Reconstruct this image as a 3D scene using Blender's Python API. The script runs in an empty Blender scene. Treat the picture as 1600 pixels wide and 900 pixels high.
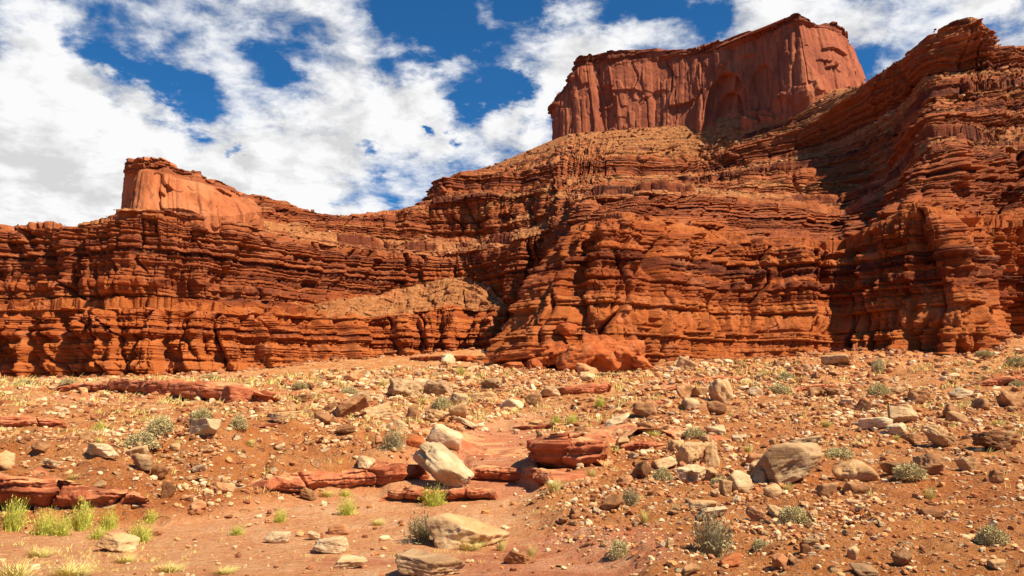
import bpy, math, random
import numpy as np
from math import radians

# ------------------------------------------------------------------ camera, world, sun, exposure
scene = bpy.context.scene
COL = scene.collection
FPX, PXC, PYC, HORIZON = 1200.0, 800.0, 450.0, 630.0
PITCH = math.atan((HORIZON - PYC) / FPX)
cam_d = bpy.data.cameras.new('camera')
cam_d.lens, cam_d.sensor_width = 27.0, 36.0
cam_d.clip_start, cam_d.clip_end = 0.1, 20000
cam = bpy.data.objects.new('camera', cam_d)
COL.objects.link(cam)
cam.location = (0, 0, 0)
cam.rotation_euler = (radians(90) + PITCH, 0, 0)
scene.camera = cam

SUN_EL, SUN_AZ = radians(52), radians(123)      # azimuth measured clockwise from the viewing direction (+Y)
sun_dir = np.array([math.sin(SUN_AZ) * math.cos(SUN_EL), math.cos(SUN_AZ) * math.cos(SUN_EL), math.sin(SUN_EL)])
sun_d = bpy.data.lights.new('sun', 'SUN')
sun_d.energy, sun_d.angle, sun_d.color = 5.0, radians(0.5), (1.0, 0.89, 0.70)
sun = bpy.data.objects.new('sun', sun_d)
COL.objects.link(sun)
from mathutils import Vector, Matrix, Euler
sun.rotation_euler = Vector(-sun_dir).to_track_quat('-Z', 'Y').to_euler()

scene.view_settings.view_transform = 'Standard'
scene.view_settings.look = 'None'
scene.view_settings.gamma = 1
scene.view_settings.exposure = 0.73

def node(nt, typ, **kw):
    n = nt.nodes.new(typ)
    for k, v in kw.items():
        if k == 'inp':
            for a, b in v.items():
                if hasattr(b, 'is_output'):
                    nt.links.new(b, n.inputs[a])
                else:
                    n.inputs[a].default_value = b
        else:
            setattr(n, k, v)
    return n
def mth(nt, op, a, b=0.0, c=0.0, clamp=False):
    n = node(nt, 'ShaderNodeMath', operation=op, use_clamp=clamp)
    for i, v in enumerate((a, b, c)):
        if hasattr(v, 'is_output'): nt.links.new(v, n.inputs[i])
        else: n.inputs[i].default_value = v
    return n.outputs[0]
def vmth(nt, op, a, b=(0, 0, 0), scale=None):
    n = node(nt, 'ShaderNodeVectorMath', operation=op)
    for i, v in enumerate((a, b)):
        if hasattr(v, 'is_output'): nt.links.new(v, n.inputs[i])
        else: n.inputs[i].default_value = v
    if scale is not None: n.inputs['Scale'].default_value = scale
    return n.outputs['Value'] if op in ('DISTANCE', 'LENGTH', 'DOT_PRODUCT') else n.outputs[0]
def mixc(nt, f, a, b, blend='MIX'):
    n = node(nt, 'ShaderNodeMix', data_type='RGBA', blend_type=blend)
    for i, v in zip((0, 6, 7), (f, a, b)):
        if hasattr(v, 'is_output'): nt.links.new(v, n.inputs[i])
        else: n.inputs[i].default_value = v if i == 0 else (*v, 1) if len(v) == 3 else v
    return n.outputs[2]
def ramp(nt, f, stops, interp='LINEAR'):
    n = node(nt, 'ShaderNodeValToRGB')
    n.color_ramp.interpolation = interp
    e = n.color_ramp.elements
    while len(e) < len(stops): e.new(0.5)
    for el, (p, c) in zip(e, stops):
        el.position = p
        el.color = (*c, 1) if len(c) == 3 else c
    nt.links.new(f, n.inputs[0])
    return n.outputs[0]
def mapr(nt, f, a, b, c=0.0, d=1.0, smooth=True):
    n = node(nt, 'ShaderNodeMapRange', interpolation_type='SMOOTHSTEP' if smooth else 'LINEAR')
    nt.links.new(f, n.inputs[0])
    for i, v in zip((1, 2, 3, 4), (a, b, c, d)): n.inputs[i].default_value = v
    return n.outputs[0]
def noise(nt, vec, scale, detail=5, rough=0.55, dist=0.0):
    n = node(nt, 'ShaderNodeTexNoise', inp={'Scale': scale, 'Detail': detail, 'Roughness': rough, 'Distortion': dist})
    nt.links.new(vec, n.inputs['Vector'])
    return n.outputs[0]

cp, sp = math.cos(PITCH), math.sin(PITCH)
def ray(px, py):
    x, y = (px - PXC) / FPX, (PYC - py) / FPX
    return np.array([x, cp - y * sp, sp + y * cp])
def P(px, py, D):
    """the world point seen at photo pixel (px, py), D metres ahead"""
    r = ray(px, py)
    return r * (D / r[1])
def project(V):
    V = np.asarray(V)
    f = V[..., 1] * cp + V[..., 2] * sp
    u = -V[..., 1] * sp + V[..., 2] * cp
    f = np.maximum(f, 1e-3)
    return PXC + FPX * V[..., 0] / f, PYC - FPX * u / f

def make_world():
    w = bpy.data.worlds.new('World')
    scene.world = w
    w.use_nodes = True
    nt = w.node_tree
    nt.nodes.clear()
    out = node(nt, 'ShaderNodeOutputWorld')
    bg = node(nt, 'ShaderNodeBackground', inp={'Strength': 0.09})
    sky = node(nt, 'ShaderNodeTexSky', sky_type='NISHITA', sun_disc=False, sun_elevation=SUN_EL, sun_rotation=SUN_AZ,
               altitude=1400, air_density=1.0, dust_density=0.3, ozone_density=3.0)
    d = vmth(nt, 'NORMALIZE', node(nt, 'ShaderNodeTexCoord').outputs['Generated'])
    sep = node(nt, 'ShaderNodeSeparateXYZ', inp={0: d})
    zz = mth(nt, 'ADD', mth(nt, 'MAXIMUM', sep.outputs[2], 0.0), 0.28)
    pl = node(nt, 'ShaderNodeCombineXYZ', inp={0: mth(nt, 'DIVIDE', sep.outputs[0], zz), 1: mth(nt, 'DIVIDE', sep.outputs[1], zz), 2: 0.37}).outputs[0]
    # where the cloud banks and the gaps between them stand: (px, py, radius in radians, weight)
    blobs = [(30, 230, .22, 1.0), (650, 120, .06, .5), (700, 165, .05, .35), (60, 120, .08, .2), (330, 250, .17, .8), (560, 240, .17, .8), (760, 250, .15, .55), (130, 330, .2, .6), (420, 320, .16, .5),
             (300, 20, .12, .5), (60, 15, .13, .4), (250, 70, .04, .2), (470, 10, .12, .45), (120, 110, .10, .15), (560, 60, .09, .3), (900, 85, .12, 1.0), (830, 60, .08, .35), (1010, 60, .08, .45), (1180, 30, .14, .58),
             (1400, 60, .16, .52), (1560, 40, .10, .6), (1320, 10, .12, .3), (800, 215, .07, .35), (835, 190, .06, .3), (640, 170, .1, .55),
             (670, 12, .075, -.9), (725, 60, .045, -.5), (520, 120, .09, .4), (190, 98, .035, -.5), (230, 115, .045, -.55), (270, 128, .045, -.55), (315, 150, .04, -.55), (120, 75, .03, -.4), (60, 50, .025, -.35), (780, 145, .05, -.85), (155, 85, .03, -.4), (20, 45, .03, -.3),
             (420, 100, .05, -.42), (480, 80, .04, -.35), (540, 92, .05, -.42), (610, 95, .06, -.5), (590, 30, .05, -.3), (985, 15, .06, -.8), (1085, 25, .05, -.25), (365, 232, .018, -.8), (395, 233, .02, -.9), (655, 208, .02, -.6), (1440, 85, .05, -.35), (1110, 40, .04, -.35), (585, 240, .025, -.75), (710, 215, .016, -.7), (660, 205, .015, -.5), (620, 318, .025, -.5), (600, 300, .045, -.3),
             (1120, 12, .05, -.5), (1350, 95, .05, -.45), (1450, 20, .05, -.35), (1575, 60, .03, -.4), (850, 205, .03, -.6), (840, 5, .08, -.7), (160, 240, .012, -.5), (1380, 70, .05, -.3), (1540, 60, .03, -.4)]
    wv = node(nt, 'ShaderNodeTexNoise', inp={'Vector': pl, 'Scale': 5.0, 'Detail': 7, 'Roughness': .62})
    dw = vmth(nt, 'ADD', d, vmth(nt, 'SCALE', vmth(nt, 'SUBTRACT', wv.outputs['Color'], (.5, .5, .5)), scale=0.17))
    cov = None
    for px, py, r, wt in blobs:
        c = ray(px, py); c = c / np.linalg.norm(c)
        t = mapr(nt, vmth(nt, 'DISTANCE', dw, tuple(c)), 0.0, r, wt, 0.0)
        cov = t if cov is None else mth(nt, 'ADD', cov, t)
    # unseen clouds behind the camera cleared to cut fill light on front faces
    cov = mth(nt, 'ADD', cov, mapr(nt, sep.outputs[1], -.1, .45, -1.2, 0.0))
    warp = node(nt, 'ShaderNodeTexNoise', inp={'Vector': pl, 'Scale': 3.0, 'Detail': 3})
    plw = vmth(nt, 'ADD', pl, vmth(nt, 'SCALE', vmth(nt, 'SUBTRACT', warp.outputs['Color'], (.5, .5, .5)), scale=0.10))
    n1 = noise(nt, plw, 3.2, 10, .60, .1)
    n2 = noise(nt, plw, 13.0, 9, .64, .15)
    n4 = noise(nt, vmth(nt, 'MULTIPLY', plw, (5.0, 12.0, 1.0)), 1.0, 7, .6, .3)
    dens = mth(nt, 'ADD', mth(nt, 'MULTIPLY', n1, .9), mth(nt, 'ADD', mth(nt, 'MULTIPLY', n2, 1.05), mth(nt, 'MULTIPLY', n4, .5)))
    dens = mth(nt, 'ADD', mth(nt, 'SUBTRACT', dens, 1.17), mth(nt, 'MULTIPLY', mth(nt, 'SUBTRACT', cov, 0.42), 0.66))
    mask = mapr(nt, dens, -0.20, 0.36)
    # the clouds' own relief: thicker parts are greyer underneath, edges towards the sun whiter
    off = vmth(nt, 'ADD', plw, (0.05, -0.01, 0))
    n3 = noise(nt, off, 3.2, 7, .58, .1)
    relief = mth(nt, 'SUBTRACT', n1, n3)
    shade = mth(nt, 'ADD', mapr(nt, dens, 0.10, 1.1, 0.02, -0.13), mth(nt, 'MULTIPLY', mth(nt, 'ADD', relief, mth(nt, 'MULTIPLY', mth(nt, 'SUBTRACT', n2, .5), .35)), 2.3))
    bright = mth(nt, 'ADD', shade, 0.91)
    bright = mth(nt, 'MINIMUM', mth(nt, 'MAXIMUM', bright, 0.70), 0.98)
    cl = vmth(nt, 'MULTIPLY', node(nt, 'ShaderNodeCombineXYZ', inp={0: bright, 1: bright, 2: bright}).outputs[0], (6.65, 6.65, 6.7))
    skyc = vmth(nt, 'MULTIPLY', sky.outputs[0], (0.17, 0.55, .80))
    colr = mixc(nt, mask, skyc, cl)
    nt.links.new(colr, bg.inputs[0])
    nt.links.new(bg.outputs[0], out.inputs[0])
make_world()

# ------------------------------------------------------------------ noise
_rs = np.random.RandomState(7)
_perm = np.concatenate([_rs.permutation(256)] * 3).astype(np.int64)
_ang = _rs.rand(256) * 2 * np.pi
_g2 = np.stack([np.cos(_ang), np.sin(_ang)], -1).astype(np.float32)
_g3 = _rs.randn(256, 3); _g3 = (_g3 / np.linalg.norm(_g3, axis=1)[:, None]).astype(np.float32)
def pn2(x, y, seed=0):
    x = np.asarray(x, np.float32); y = np.asarray(y, np.float32)
    x, y = np.broadcast_arrays(x + seed * 17.31, y + seed * 5.77)
    xi = np.floor(x).astype(np.int64); yi = np.floor(y).astype(np.int64)
    xf = x - xi; yf = y - yi
    u = xf * xf * xf * (xf * (xf * 6 - 15) + 10); v = yf * yf * yf * (yf * (yf * 6 - 15) + 10)
    def g(a, b):
        h = _perm[_perm[(xi + a) & 255] + ((yi + b) & 255)]
        return _g2[h, 0] * (xf - a) + _g2[h, 1] * (yf - b)
    a = g(0, 0); b = g(1, 0); c = g(0, 1); d = g(1, 1)
    return ((a + (b - a) * u) * (1 - v) + (c + (d - c) * u) * v) * 1.5
def pn3(p, seed=0):
    p = np.asarray(p, np.float32) + np.float32(seed * 13.7)
    i = np.floor(p).astype(np.int64); f = p - i
    w = f * f * f * (f * (f * 6 - 15) + 10)
    r = 0
    for a in (0, 1):
        for b in (0, 1):
            for c in (0, 1):
                h = _perm[_perm[_perm[(i[..., 0] + a) & 255] + ((i[..., 1] + b) & 255)] + ((i[..., 2] + c) & 255)]
                dot = (_g3[h] * (f - np.array([a, b, c], np.float32))).sum(-1)
                r = r + dot * (w[..., 0] if a else 1 - w[..., 0]) * (w[..., 1] if b else 1 - w[..., 1]) * (w[..., 2] if c else 1 - w[..., 2])
    return r * 1.5
def fbm2(x, y, o=4, seed=0, gain=.5):
    r = 0; a = 1
    for i in range(o):
        r = r + a * pn2(x * 2 ** i, y * 2 ** i, seed + i); a *= gain
    return r
def sstep(a, b, x):
    t = np.clip((x - a) / (b - a), 0, 1)
    return t * t * (3 - 2 * t)
def rnd(i, seed=0):
    """a repeatable random number 0..1 for whole numbers"""
    i = np.asarray(i).astype(np.int64)
    return (_perm[(_perm[(i + seed * 31) & 255] + (i >> 8) * 7 + seed) & 255] + 0.5) / 256.0

# ------------------------------------------------------------------ mesh helpers
def mesh_np(name, V, quads=None, tris=None, smooth=True):
    me = bpy.data.meshes.new(name)
    V = np.asarray(V, np.float32).reshape(-1, 3)
    loops = []; starts = []; n = 0
    nq = 0 if quads is None else len(quads); ntr = 0 if tris is None else len(tris)
    li = []
    if nq: li.append(np.asarray(quads, np.int32).ravel())
    if ntr: li.append(np.asarray(tris, np.int32).ravel())
    li = np.concatenate(li)
    st = np.concatenate([np.arange(nq) * 4, nq * 4 + np.arange(ntr) * 3]).astype(np.int32)
    me.vertices.add(len(V)); me.vertices.foreach_set('co', V.ravel())
    me.loops.add(len(li)); me.loops.foreach_set('vertex_index', li)
    me.polygons.add(nq + ntr); me.polygons.foreach_set('loop_start', st)
    me.polygons.foreach_set('use_smooth', np.full(nq + ntr, smooth))
    me.update(calc_edges=True)
    me.validate()
    return me
def attr(me, name, data):
    a = me.attributes.new(name, 'FLOAT', 'POINT')
    a.data.foreach_set('value', np.asarray(data, np.float32).ravel())
def link(name, me, mat=None, parent=None):
    o = bpy.data.objects.new(name, me)
    COL.objects.link(o)
    if mat and not me.materials: me.materials.append(mat)
    if parent: o.parent = parent
    return o
def tag(o, label, cat=None, group=None, kind=None):
    o['label'] = label
    if cat: o['category'] = cat
    if group: o['group'] = group
    if kind: o['kind'] = kind
    return o

# ------------------------------------------------------------------ materials
def new_mat(name, rough=0.9):
    m = bpy.data.materials.new(name)
    m.use_nodes = True
    nt = m.node_tree
    b = nt.nodes['Principled BSDF']
    b.inputs['Roughness'].default_value = rough
    b.inputs['Specular IOR Level'].default_value = 0.15
    return m, nt, b
def bump(nt, b, h, strength, dist):
    n = node(nt, 'ShaderNodeBump', inp={'Strength': strength, 'Distance': dist, 'Height': h})
    nt.links.new(n.outputs[0], b.inputs['Normal'])
def geo_pos(nt): return node(nt, 'ShaderNodeNewGeometry').outputs['Position']
def scaled(nt, v, s): return vmth(nt, 'MULTIPLY', v, s)

def cliff_material():
    m, nt, b = new_mat('layered_red_sandstone')
    p = geo_pos(nt)
    bed = node(nt, 'ShaderNodeAttribute', attribute_name='bed').outputs['Fac']
    tal = node(nt, 'ShaderNodeAttribute', attribute_name='talus').outputs['Fac']
    pale = node(nt, 'ShaderNodeAttribute', attribute_name='tier').outputs['Fac']
    zn = noise(nt, scaled(nt, p, (.012, .012, .9)), 1.0, 5, .6, .2)
    f = mth(nt, 'ADD', mth(nt, 'MULTIPLY', bed, .55), mth(nt, 'MULTIPLY', zn, .45))
    low = ramp(nt, f, [(.22, (0.088, 0.018, 0.007)), (.36, (0.220, 0.046, 0.011)), (.5, (0.343, 0.081, 0.017)), (.68, (0.405, 0.114, 0.026)), (.85, (0.290, 0.079, 0.026))])
    up = ramp(nt, f, [(.22, (0.056, 0.015, 0.009)), (.36, (0.129, 0.031, 0.014)), (.5, (0.249, 0.060, 0.018)), (.66, (0.318, 0.090, 0.029)), (.8, (0.172, 0.065, 0.043))])
    c = mixc(nt, pale, low, up)
    streak = noise(nt, scaled(nt, p, (.35, .35, .035)), 1.0, 5, .6, .4)
    c = mixc(nt, mapr(nt, streak, .54, .74, 0, .5), c, (.13, .045, .03))
    blot = noise(nt, p, .16, 6, .65)
    c = mixc(nt, mapr(nt, blot, .50, .72, 0, .45), c, (.54, .2, .085))
    rub = node(nt, 'ShaderNodeTexVoronoi', inp={'Vector': p, 'Scale': .75, 'Randomness': 1.0})
    rubn = noise(nt, p, .55, 8, .7)
    tcol = ramp(nt, rubn, [(.28, (.15, .044, .014)), (.44, (.30, .098, .028)), (.57, (.40, .158, .050)), (.76, (.54, .30, .13))])
    tcol = mixc(nt, mth(nt, 'MULTIPLY', mapr(nt, noise(nt, p, .045, 3), .42, .62), .6), tcol, (.46, .14, .05))
    tcol = mixc(nt, .35, tcol, mixc(nt, mth(nt, 'FRACT', mth(nt, 'MULTIPLY', rub.outputs['Color'], 3.1)), (.22, .072, .024), (.47, .24, .10)))
    tm = mth(nt, 'ADD', tal, mth(nt, 'MULTIPLY', mth(nt, 'SUBTRACT', noise(nt, p, .22, 7, .7), .5), 1.5))
    c = mixc(nt, mapr(nt, tm, .38, .74), c, tcol)
    nt.links.new(c, b.inputs['Base Color'])
    h = mth(nt, 'ADD', noise(nt, scaled(nt, p, (1.1, 1.1, 2.6)), 1.0, 8, .68), mth(nt, 'MULTIPLY', rub.outputs['Distance'], mth(nt, 'MULTIPLY', tal, .9)))
    bump(nt, b, h, .8, .6)
    return m
def butte_material(name, base, dark, light):
    m, nt, b = new_mat(name)
    p = geo_pos(nt)
    n1 = noise(nt, scaled(nt, p, (.09, .09, .02)), 1.0, 6, .6, .5)
    c = ramp(nt, n1, [(.25, dark), (.5, base), (.75, light)])
    st = noise(nt, scaled(nt, p, (.5, .5, .03)), 1.0, 5, .6, .3)
    c = mixc(nt, mapr(nt, st, .52, .72, 0, .55), c, tuple(x * .42 for x in dark))
    lay = noise(nt, scaled(nt, p, (.02, .02, .8)), 1.0, 4, .6, .3)
    cap = node(nt, 'ShaderNodeAttribute', attribute_name='talus').outputs['Fac']
    c = mixc(nt, mth(nt, 'MULTIPLY', cap, .8), c, ramp(nt, lay, [(.35, tuple(x * .5 for x in dark)), (.6, dark), (.7, base)]))
    nt.links.new(c, b.inputs['Base Color'])
    bump(nt, b, noise(nt, scaled(nt, p, (.6, .6, .35)), 1.0, 8, .66), .7, .8)
    return m
def ground_material():
    m, nt, b = new_mat('orange_desert_soil', .95)
    p = geo_pos(nt)
    big = noise(nt, p, .12, 5, .6)
    mid = noise(nt, p, 1.1, 8, .68)
    fine = noise(nt, p, 9.0, 8, .72)
    f = mth(nt, 'ADD', mth(nt, 'MULTIPLY', big, .45), mth(nt, 'ADD', mth(nt, 'MULTIPLY', mid, .35), mth(nt, 'MULTIPLY', fine, .2)))
    c = ramp(nt, f, [(.32, (.29, .072, .016)), (.43, (.43, .128, .030)), (.55, (.54, .210, .062)), (.68, (.68, .40, .17))])
    wash = node(nt, 'ShaderNodeAttribute', attribute_name='wash').outputs['Fac']
    wc = ramp(nt, mth(nt, 'ADD', mth(nt, 'MULTIPLY', mid, .5), mth(nt, 'MULTIPLY', fine, .5)), [(.35, (.56, .20, .072)), (.5, (.71, .32, .135)), (.65, (.80, .48, .26))])
    c = mixc(nt, wash, c, wc)
    slick = node(nt, 'ShaderNodeAttribute', attribute_name='slick').outputs['Fac']
    sl = noise(nt, scaled(nt, p, (.6, 2.2, 1)), 1.3, 7, .65, .4)
    c = mixc(nt, mapr(nt, mth(nt, 'ADD', slick, mth(nt, 'MULTIPLY', mth(nt, 'SUBTRACT', mid, .5), .9)), .38, .6), c,
             ramp(nt, sl, [(.3, (.46, .14, .055)), (.5, (.60, .215, .095)), (.7, (.72, .36, .19))]))
    far = node(nt, 'ShaderNodeAttribute', attribute_name='dry').outputs['Fac']
    dm = mth(nt, 'MULTIPLY', far, mapr(nt, noise(nt, p, .35, 8, .7), .45, .6))
    c = mixc(nt, mth(nt, 'MULTIPLY', dm, .9), c, mixc(nt, fine, (.56, .33, .13), (.74, .50, .25)))
    vo = node(nt, 'ShaderNodeTexVoronoi', inp={'Vector': p, 'Scale': 16.0})
    speck = mth(nt, 'MULTIPLY', mth(nt, 'LESS_THAN', vo.outputs['Distance'], .28), mth(nt, 'SUBTRACT', 1.0, mth(nt, 'MULTIPLY', wash, .7)))
    c = mixc(nt, mth(nt, 'MULTIPLY', speck, mapr(nt, mid, .4, .6, .2, .75)), c, mixc(nt, vo.outputs['Color'], (.33, .12, .05), (.66, .42, .26)))
    # pebbles of three sizes pressed into the soil
    hp = None
    for sc_, th_ in ((2.3, .30), (6.0, .30), (30.0, .34)):
        v2 = node(nt, 'ShaderNodeTexVoronoi', inp={'Vector': vmth(nt, 'ADD', p, vmth(nt, 'SCALE', node(nt, 'ShaderNodeTexNoise', inp={'Vector': p, 'Scale': sc_ * 2.5, 'Detail': 2}).outputs['Color'], scale=.25 / sc_)), 'Scale': sc_})
        sep2 = node(nt, 'ShaderNodeSeparateColor', inp={0: v2.outputs['Color']})
        on = mth(nt, 'MULTIPLY', mapr(nt, v2.outputs['Distance'], th_, th_ - .06), mth(nt, 'GREATER_THAN', sep2.outputs[1], .45))
        on = mth(nt, 'MULTIPLY', on, mth(nt, 'SUBTRACT', 1.0, mth(nt, 'MULTIPLY', wash, .85)))
        c = mixc(nt, mth(nt, 'MULTIPLY', on, .85), c, ramp(nt, sep2.outputs[0], [(0, (.24, .085, .030)), (.35, (.44, .17, .06)), (.65, (.60, .33, .14)), (1, (.74, .53, .30))]))
        hh = mth(nt, 'MULTIPLY', on, 1.6 / sc_)
        hp = hh if hp is None else mth(nt, 'ADD', hp, hh)
    nt.links.new(c, b.inputs['Base Color'])
    h = mth(nt, 'ADD', mth(nt, 'ADD', hp, mth(nt, 'MULTIPLY', fine, .6)), mth(nt, 'ADD', mid, mth(nt, 'MULTIPLY', vo.outputs['Distance'], -.07)))
    bump(nt, b, h, 1.0, .22)
    return m
def rock_material(name, dark, base, light, patina=.35, scale=1.0, layered=0.0, dust=0.0):
    m, nt, b = new_mat(name, .85)
    tc = node(nt, 'ShaderNodeTexCoord').outputs['Object']
    inf = node(nt, 'ShaderNodeObjectInfo').outputs['Random']
    p = vmth(nt, 'ADD', tc, node(nt, 'ShaderNodeCombineXYZ', inp={0: mth(nt, 'MULTIPLY', inf, 40.0), 1: inf, 2: inf}).outputs[0])
    n = noise(nt, p, 2.2 * scale, 9, .66, .3)
    c = ramp(nt, mth(nt, 'ADD', n, mth(nt, 'MULTIPLY', mth(nt, 'SUBTRACT', inf, .5), .12)), [(.3, dark), (.5, base), (.68, light)])
    pt = noise(nt, p, 1.0 * scale, 6, .6, .6)
    c = mixc(nt, mapr(nt, pt, .5, .62, 0, patina), c, tuple(x * .45 for x in dark))
    lay = noise(nt, scaled(nt, p, (.4, .4, 6)), 1.5 * scale, 4, .6)
    if layered: c = mixc(nt, mapr(nt, lay, .52, .62, 0, layered), c, tuple(x * .6 for x in dark))
    nt.links.new(c, b.inputs['Base Color'])
    if dust:      # blown soil lying on the flat tops
        wp = node(nt, 'ShaderNodeNewGeometry')
        nz = node(nt, 'ShaderNodeSeparateXYZ', inp={0: wp.outputs['Normal']}).outputs[2]
        dm = mth(nt, 'MULTIPLY', mapr(nt, nz, .70, .93), mapr(nt, noise(nt, wp.outputs['Position'], 1.3, 6, .65), .44, .58))
        c = mixc(nt, mth(nt, 'MULTIPLY', dm, dust), c, (.60, .30, .125))
        nt.links.new(c, b.inputs['Base Color'])
    h = mth(nt, 'ADD', noise(nt, p, 6 * scale, 9, .7), mth(nt, 'MULTIPLY', lay, .5))
    bump(nt, b, h, .7, .07 / scale ** .5)
    return m
def plant_material(name, c0, c1):
    m, nt, b = new_mat(name, .7)
    a = node(nt, 'ShaderNodeAttribute', attribute_name='tone').outputs['Fac']
    inf = node(nt, 'ShaderNodeObjectInfo').outputs['Random']
    f = mth(nt, 'ADD', mth(nt, 'MULTIPLY', a, .8), mth(nt, 'MULTIPLY', inf, .2))
    nt.links.new(mixc(nt, f, c0, c1), b.inputs['Base Color'])
    return m
M_CLIFF = cliff_material()
M_MESA = butte_material('dark_red_massive_sandstone', (.33, .092, .042), (.19, .047, .024), (.44, .145, .066))
M_BUTTE = butte_material('pale_pink_massive_sandstone', (.42, .130, .047), (.25, .064, .024), (.53, .21, .09))
M_GROUND = ground_material()
M_RED = rock_material('smooth_red_rock', (.28, .072, .027), (.42, .122, .050), (.55, .22, .10), .3, .8, .6, .9)
M_OUT = rock_material('rounded_orange_rock', (.30, .060, .016), (.44, .108, .026), (.52, .17, .055), .35, .22, .45)
M_TAN = rock_material('tan_sandstone', (.38, .18, .07), (.57, .33, .145), (.70, .47, .24), .4, 1.0, .25, .5)
M_PALE = rock_material('pale_sandstone', (.46, .28, .13), (.62, .42, .225), (.72, .53, .32), .3, 1.0, .2)
M_BROWN = rock_material('brown_varnished_rock', (.19, .075, .028), (.36, .16, .062), (.56, .31, .135), .5, 1.0, .35)
M_GREY = rock_material('grey_brown_rock', (.28, .15, .07), (.44, .26, .125), (.60, .40, .21), .4, 1.0, .25)
M_PINK = rock_material('pink_sandstone', (.42, .155, .058), (.57, .255, .105), (.66, .37, .185), .3, 1.0, .25)
ROCKM = {'tan': M_TAN, 'pale': M_PALE, 'brown': M_BROWN, 'grey': M_GREY, 'pink': M_PINK, 'red': M_RED, 'orange': M_OUT}
# ------------------------------------------------------------------ the cliff's control lines: level by level, (px, py, metres away)
L0 = [(-330,592,232),(0,592,246),(120,590,240),(215,588,238),(350,583,240),(490,566,255),(600,558,272),(690,548,282),(775,540,276),(850,556,266),
      (785,568,138),(880,582,125),(975,584,124),(1040,564,130),(1140,562,138),(1230,557,142),(1310,550,145),(1390,547,139),(1430,551,135),(1500,554,128),
      (1546,542,132),(1580,526,165),(1720,520,160),(2050,520,150)]
L1 = [(-330,478,240),(0,483,252),(120,482,247),(215,484,246),(350,490,252),(480,492,272),(600,497,292),(700,482,300),(780,485,288),(860,479,276),
      (888,382,160),(925,356,146),(970,342,143),(1035,357,150),(1130,378,163),(1240,390,161),(1305,388,159),(1370,358,149),(1425,329,142),(1470,335,140),
      (1500,350,150),(1560,355,162),(1720,340,165),(2050,330,160)]
L2 = [(-330,466,247),(0,470,259),(120,468,254),(215,466,252),(350,470,260),(490,476,285),(610,455,315),(730,432,318),(800,478,294),(865,434,284),
      (905,360,208),(935,349,185),(968,337,165),(1042,350,168),(1130,371,183),(1240,382,180),(1310,380,177),(1375,350,162),(1425,322,152),(1475,328,151),
      (1507,338,162),(1570,338,171),(1725,320,172),(2050,310,165)]
L3 = [(-330,340,255),(0,357,266),(125,352,260),(225,329,252),(350,347,268),(500,380,300),(620,398,325),(730,395,326),(800,380,300),(860,358,294),
      (905,318,240),(960,311,232),(1010,304,225),(1070,305,224),(1150,313,230),(1250,325,238),(1320,333,240),(1385,300,216),(1430,238,186),(1480,225,180),
      (1520,235,184),(1590,235,186),(1740,215,180),(2060,200,170)]
L4 = [(-330,352,300),(0,365,300),(120,362,295),(230,338,285),(355,336,300),(500,362,325),(610,374,345),(720,370,355),(800,362,335),(865,342,316),
      (918,303,262),(970,299,258),(1015,292,255),(1075,295,262),(1150,300,268),(1255,305,270),(1330,300,262),(1395,270,240),(1440,205,206),(1490,196,201),
      (1530,201,204),(1600,200,205),(1760,180,200),(2070,165,190)]
L5 = [(-330,362,340),(0,372,340),(120,372,340),(240,350,330),(385,306,335),(512,336,350),(618,333,360),(720,308,355),(800,306,348),(870,293,330),
      (930,285,318),(985,284,315),(1040,281,312),(1090,285,318),(1160,275,308),(1265,262,298),(1340,245,285),(1405,215,262),(1448,154,229),(1500,146,225),
      (1545,141,222),(1610,135,222),(1780,115,215),(2080,100,200)]
L6 = [(-330,368,400),(0,376,400),(120,376,400),(250,360,390),(400,318,380),(520,345,400),(645,324,395),(694,303,378),(805,296,370),(880,280,352),
      (935,276,348),(990,275,347),(1045,274,350),(1095,273,350),(1165,255,336),(1270,230,318),(1350,198,297),(1415,162,274),(1455,118,250),(1510,112,244),
      (1550,110,240),(1620,105,240),(1800,85,230),(2090,70,215)]
L7 = [(-330,370,450),(0,378,450),(120,378,450),(260,362,450),(420,325,430),(535,345,440),(650,325,425),(690,281,388),(810,268,388),(885,254,375),
      (940,250,372),(995,250,370),(1050,254,375),(1095,256,377),(1160,232,358),(1280,185,320),(1360,126,285),(1420,95,270),(1470,50,248),(1530,29,240),
      (1553,70,244),(1600,75,250),(1800,60,245),(2100,45,230)]
L8 = [(-330,372,520),(0,380,520),(120,380,520),(270,364,520),(430,330,500),(545,348,500),(660,326,480),(745,272,440),(830,233,425),(890,210,417),
      (960,204,411),(1010,200,406),(1060,195,400),(1120,184,392),(1185,166,380),(1270,136,358),(1350,136,345),(1430,100,335),(1480,60,310),(1540,48,300),
      (1570,85,300),(1620,82,300),(1820,70,300),(2120,55,290)]
LEV = np.array([[P(*c) for c in L] for L in (L0, L1, L2, L3, L4, L5, L6, L7, L8)])
below = LEV[0] * [.985, .985, 1]; below[:, 2] -= 7
dirn = LEV[8] / np.linalg.norm(LEV[8][:, :2], axis=1)[:, None]
behind = LEV[8] + dirn * [220, 220, 0] + [0, 0, -3]
LEV = np.concatenate([below[None], LEV, behind[None]])

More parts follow.
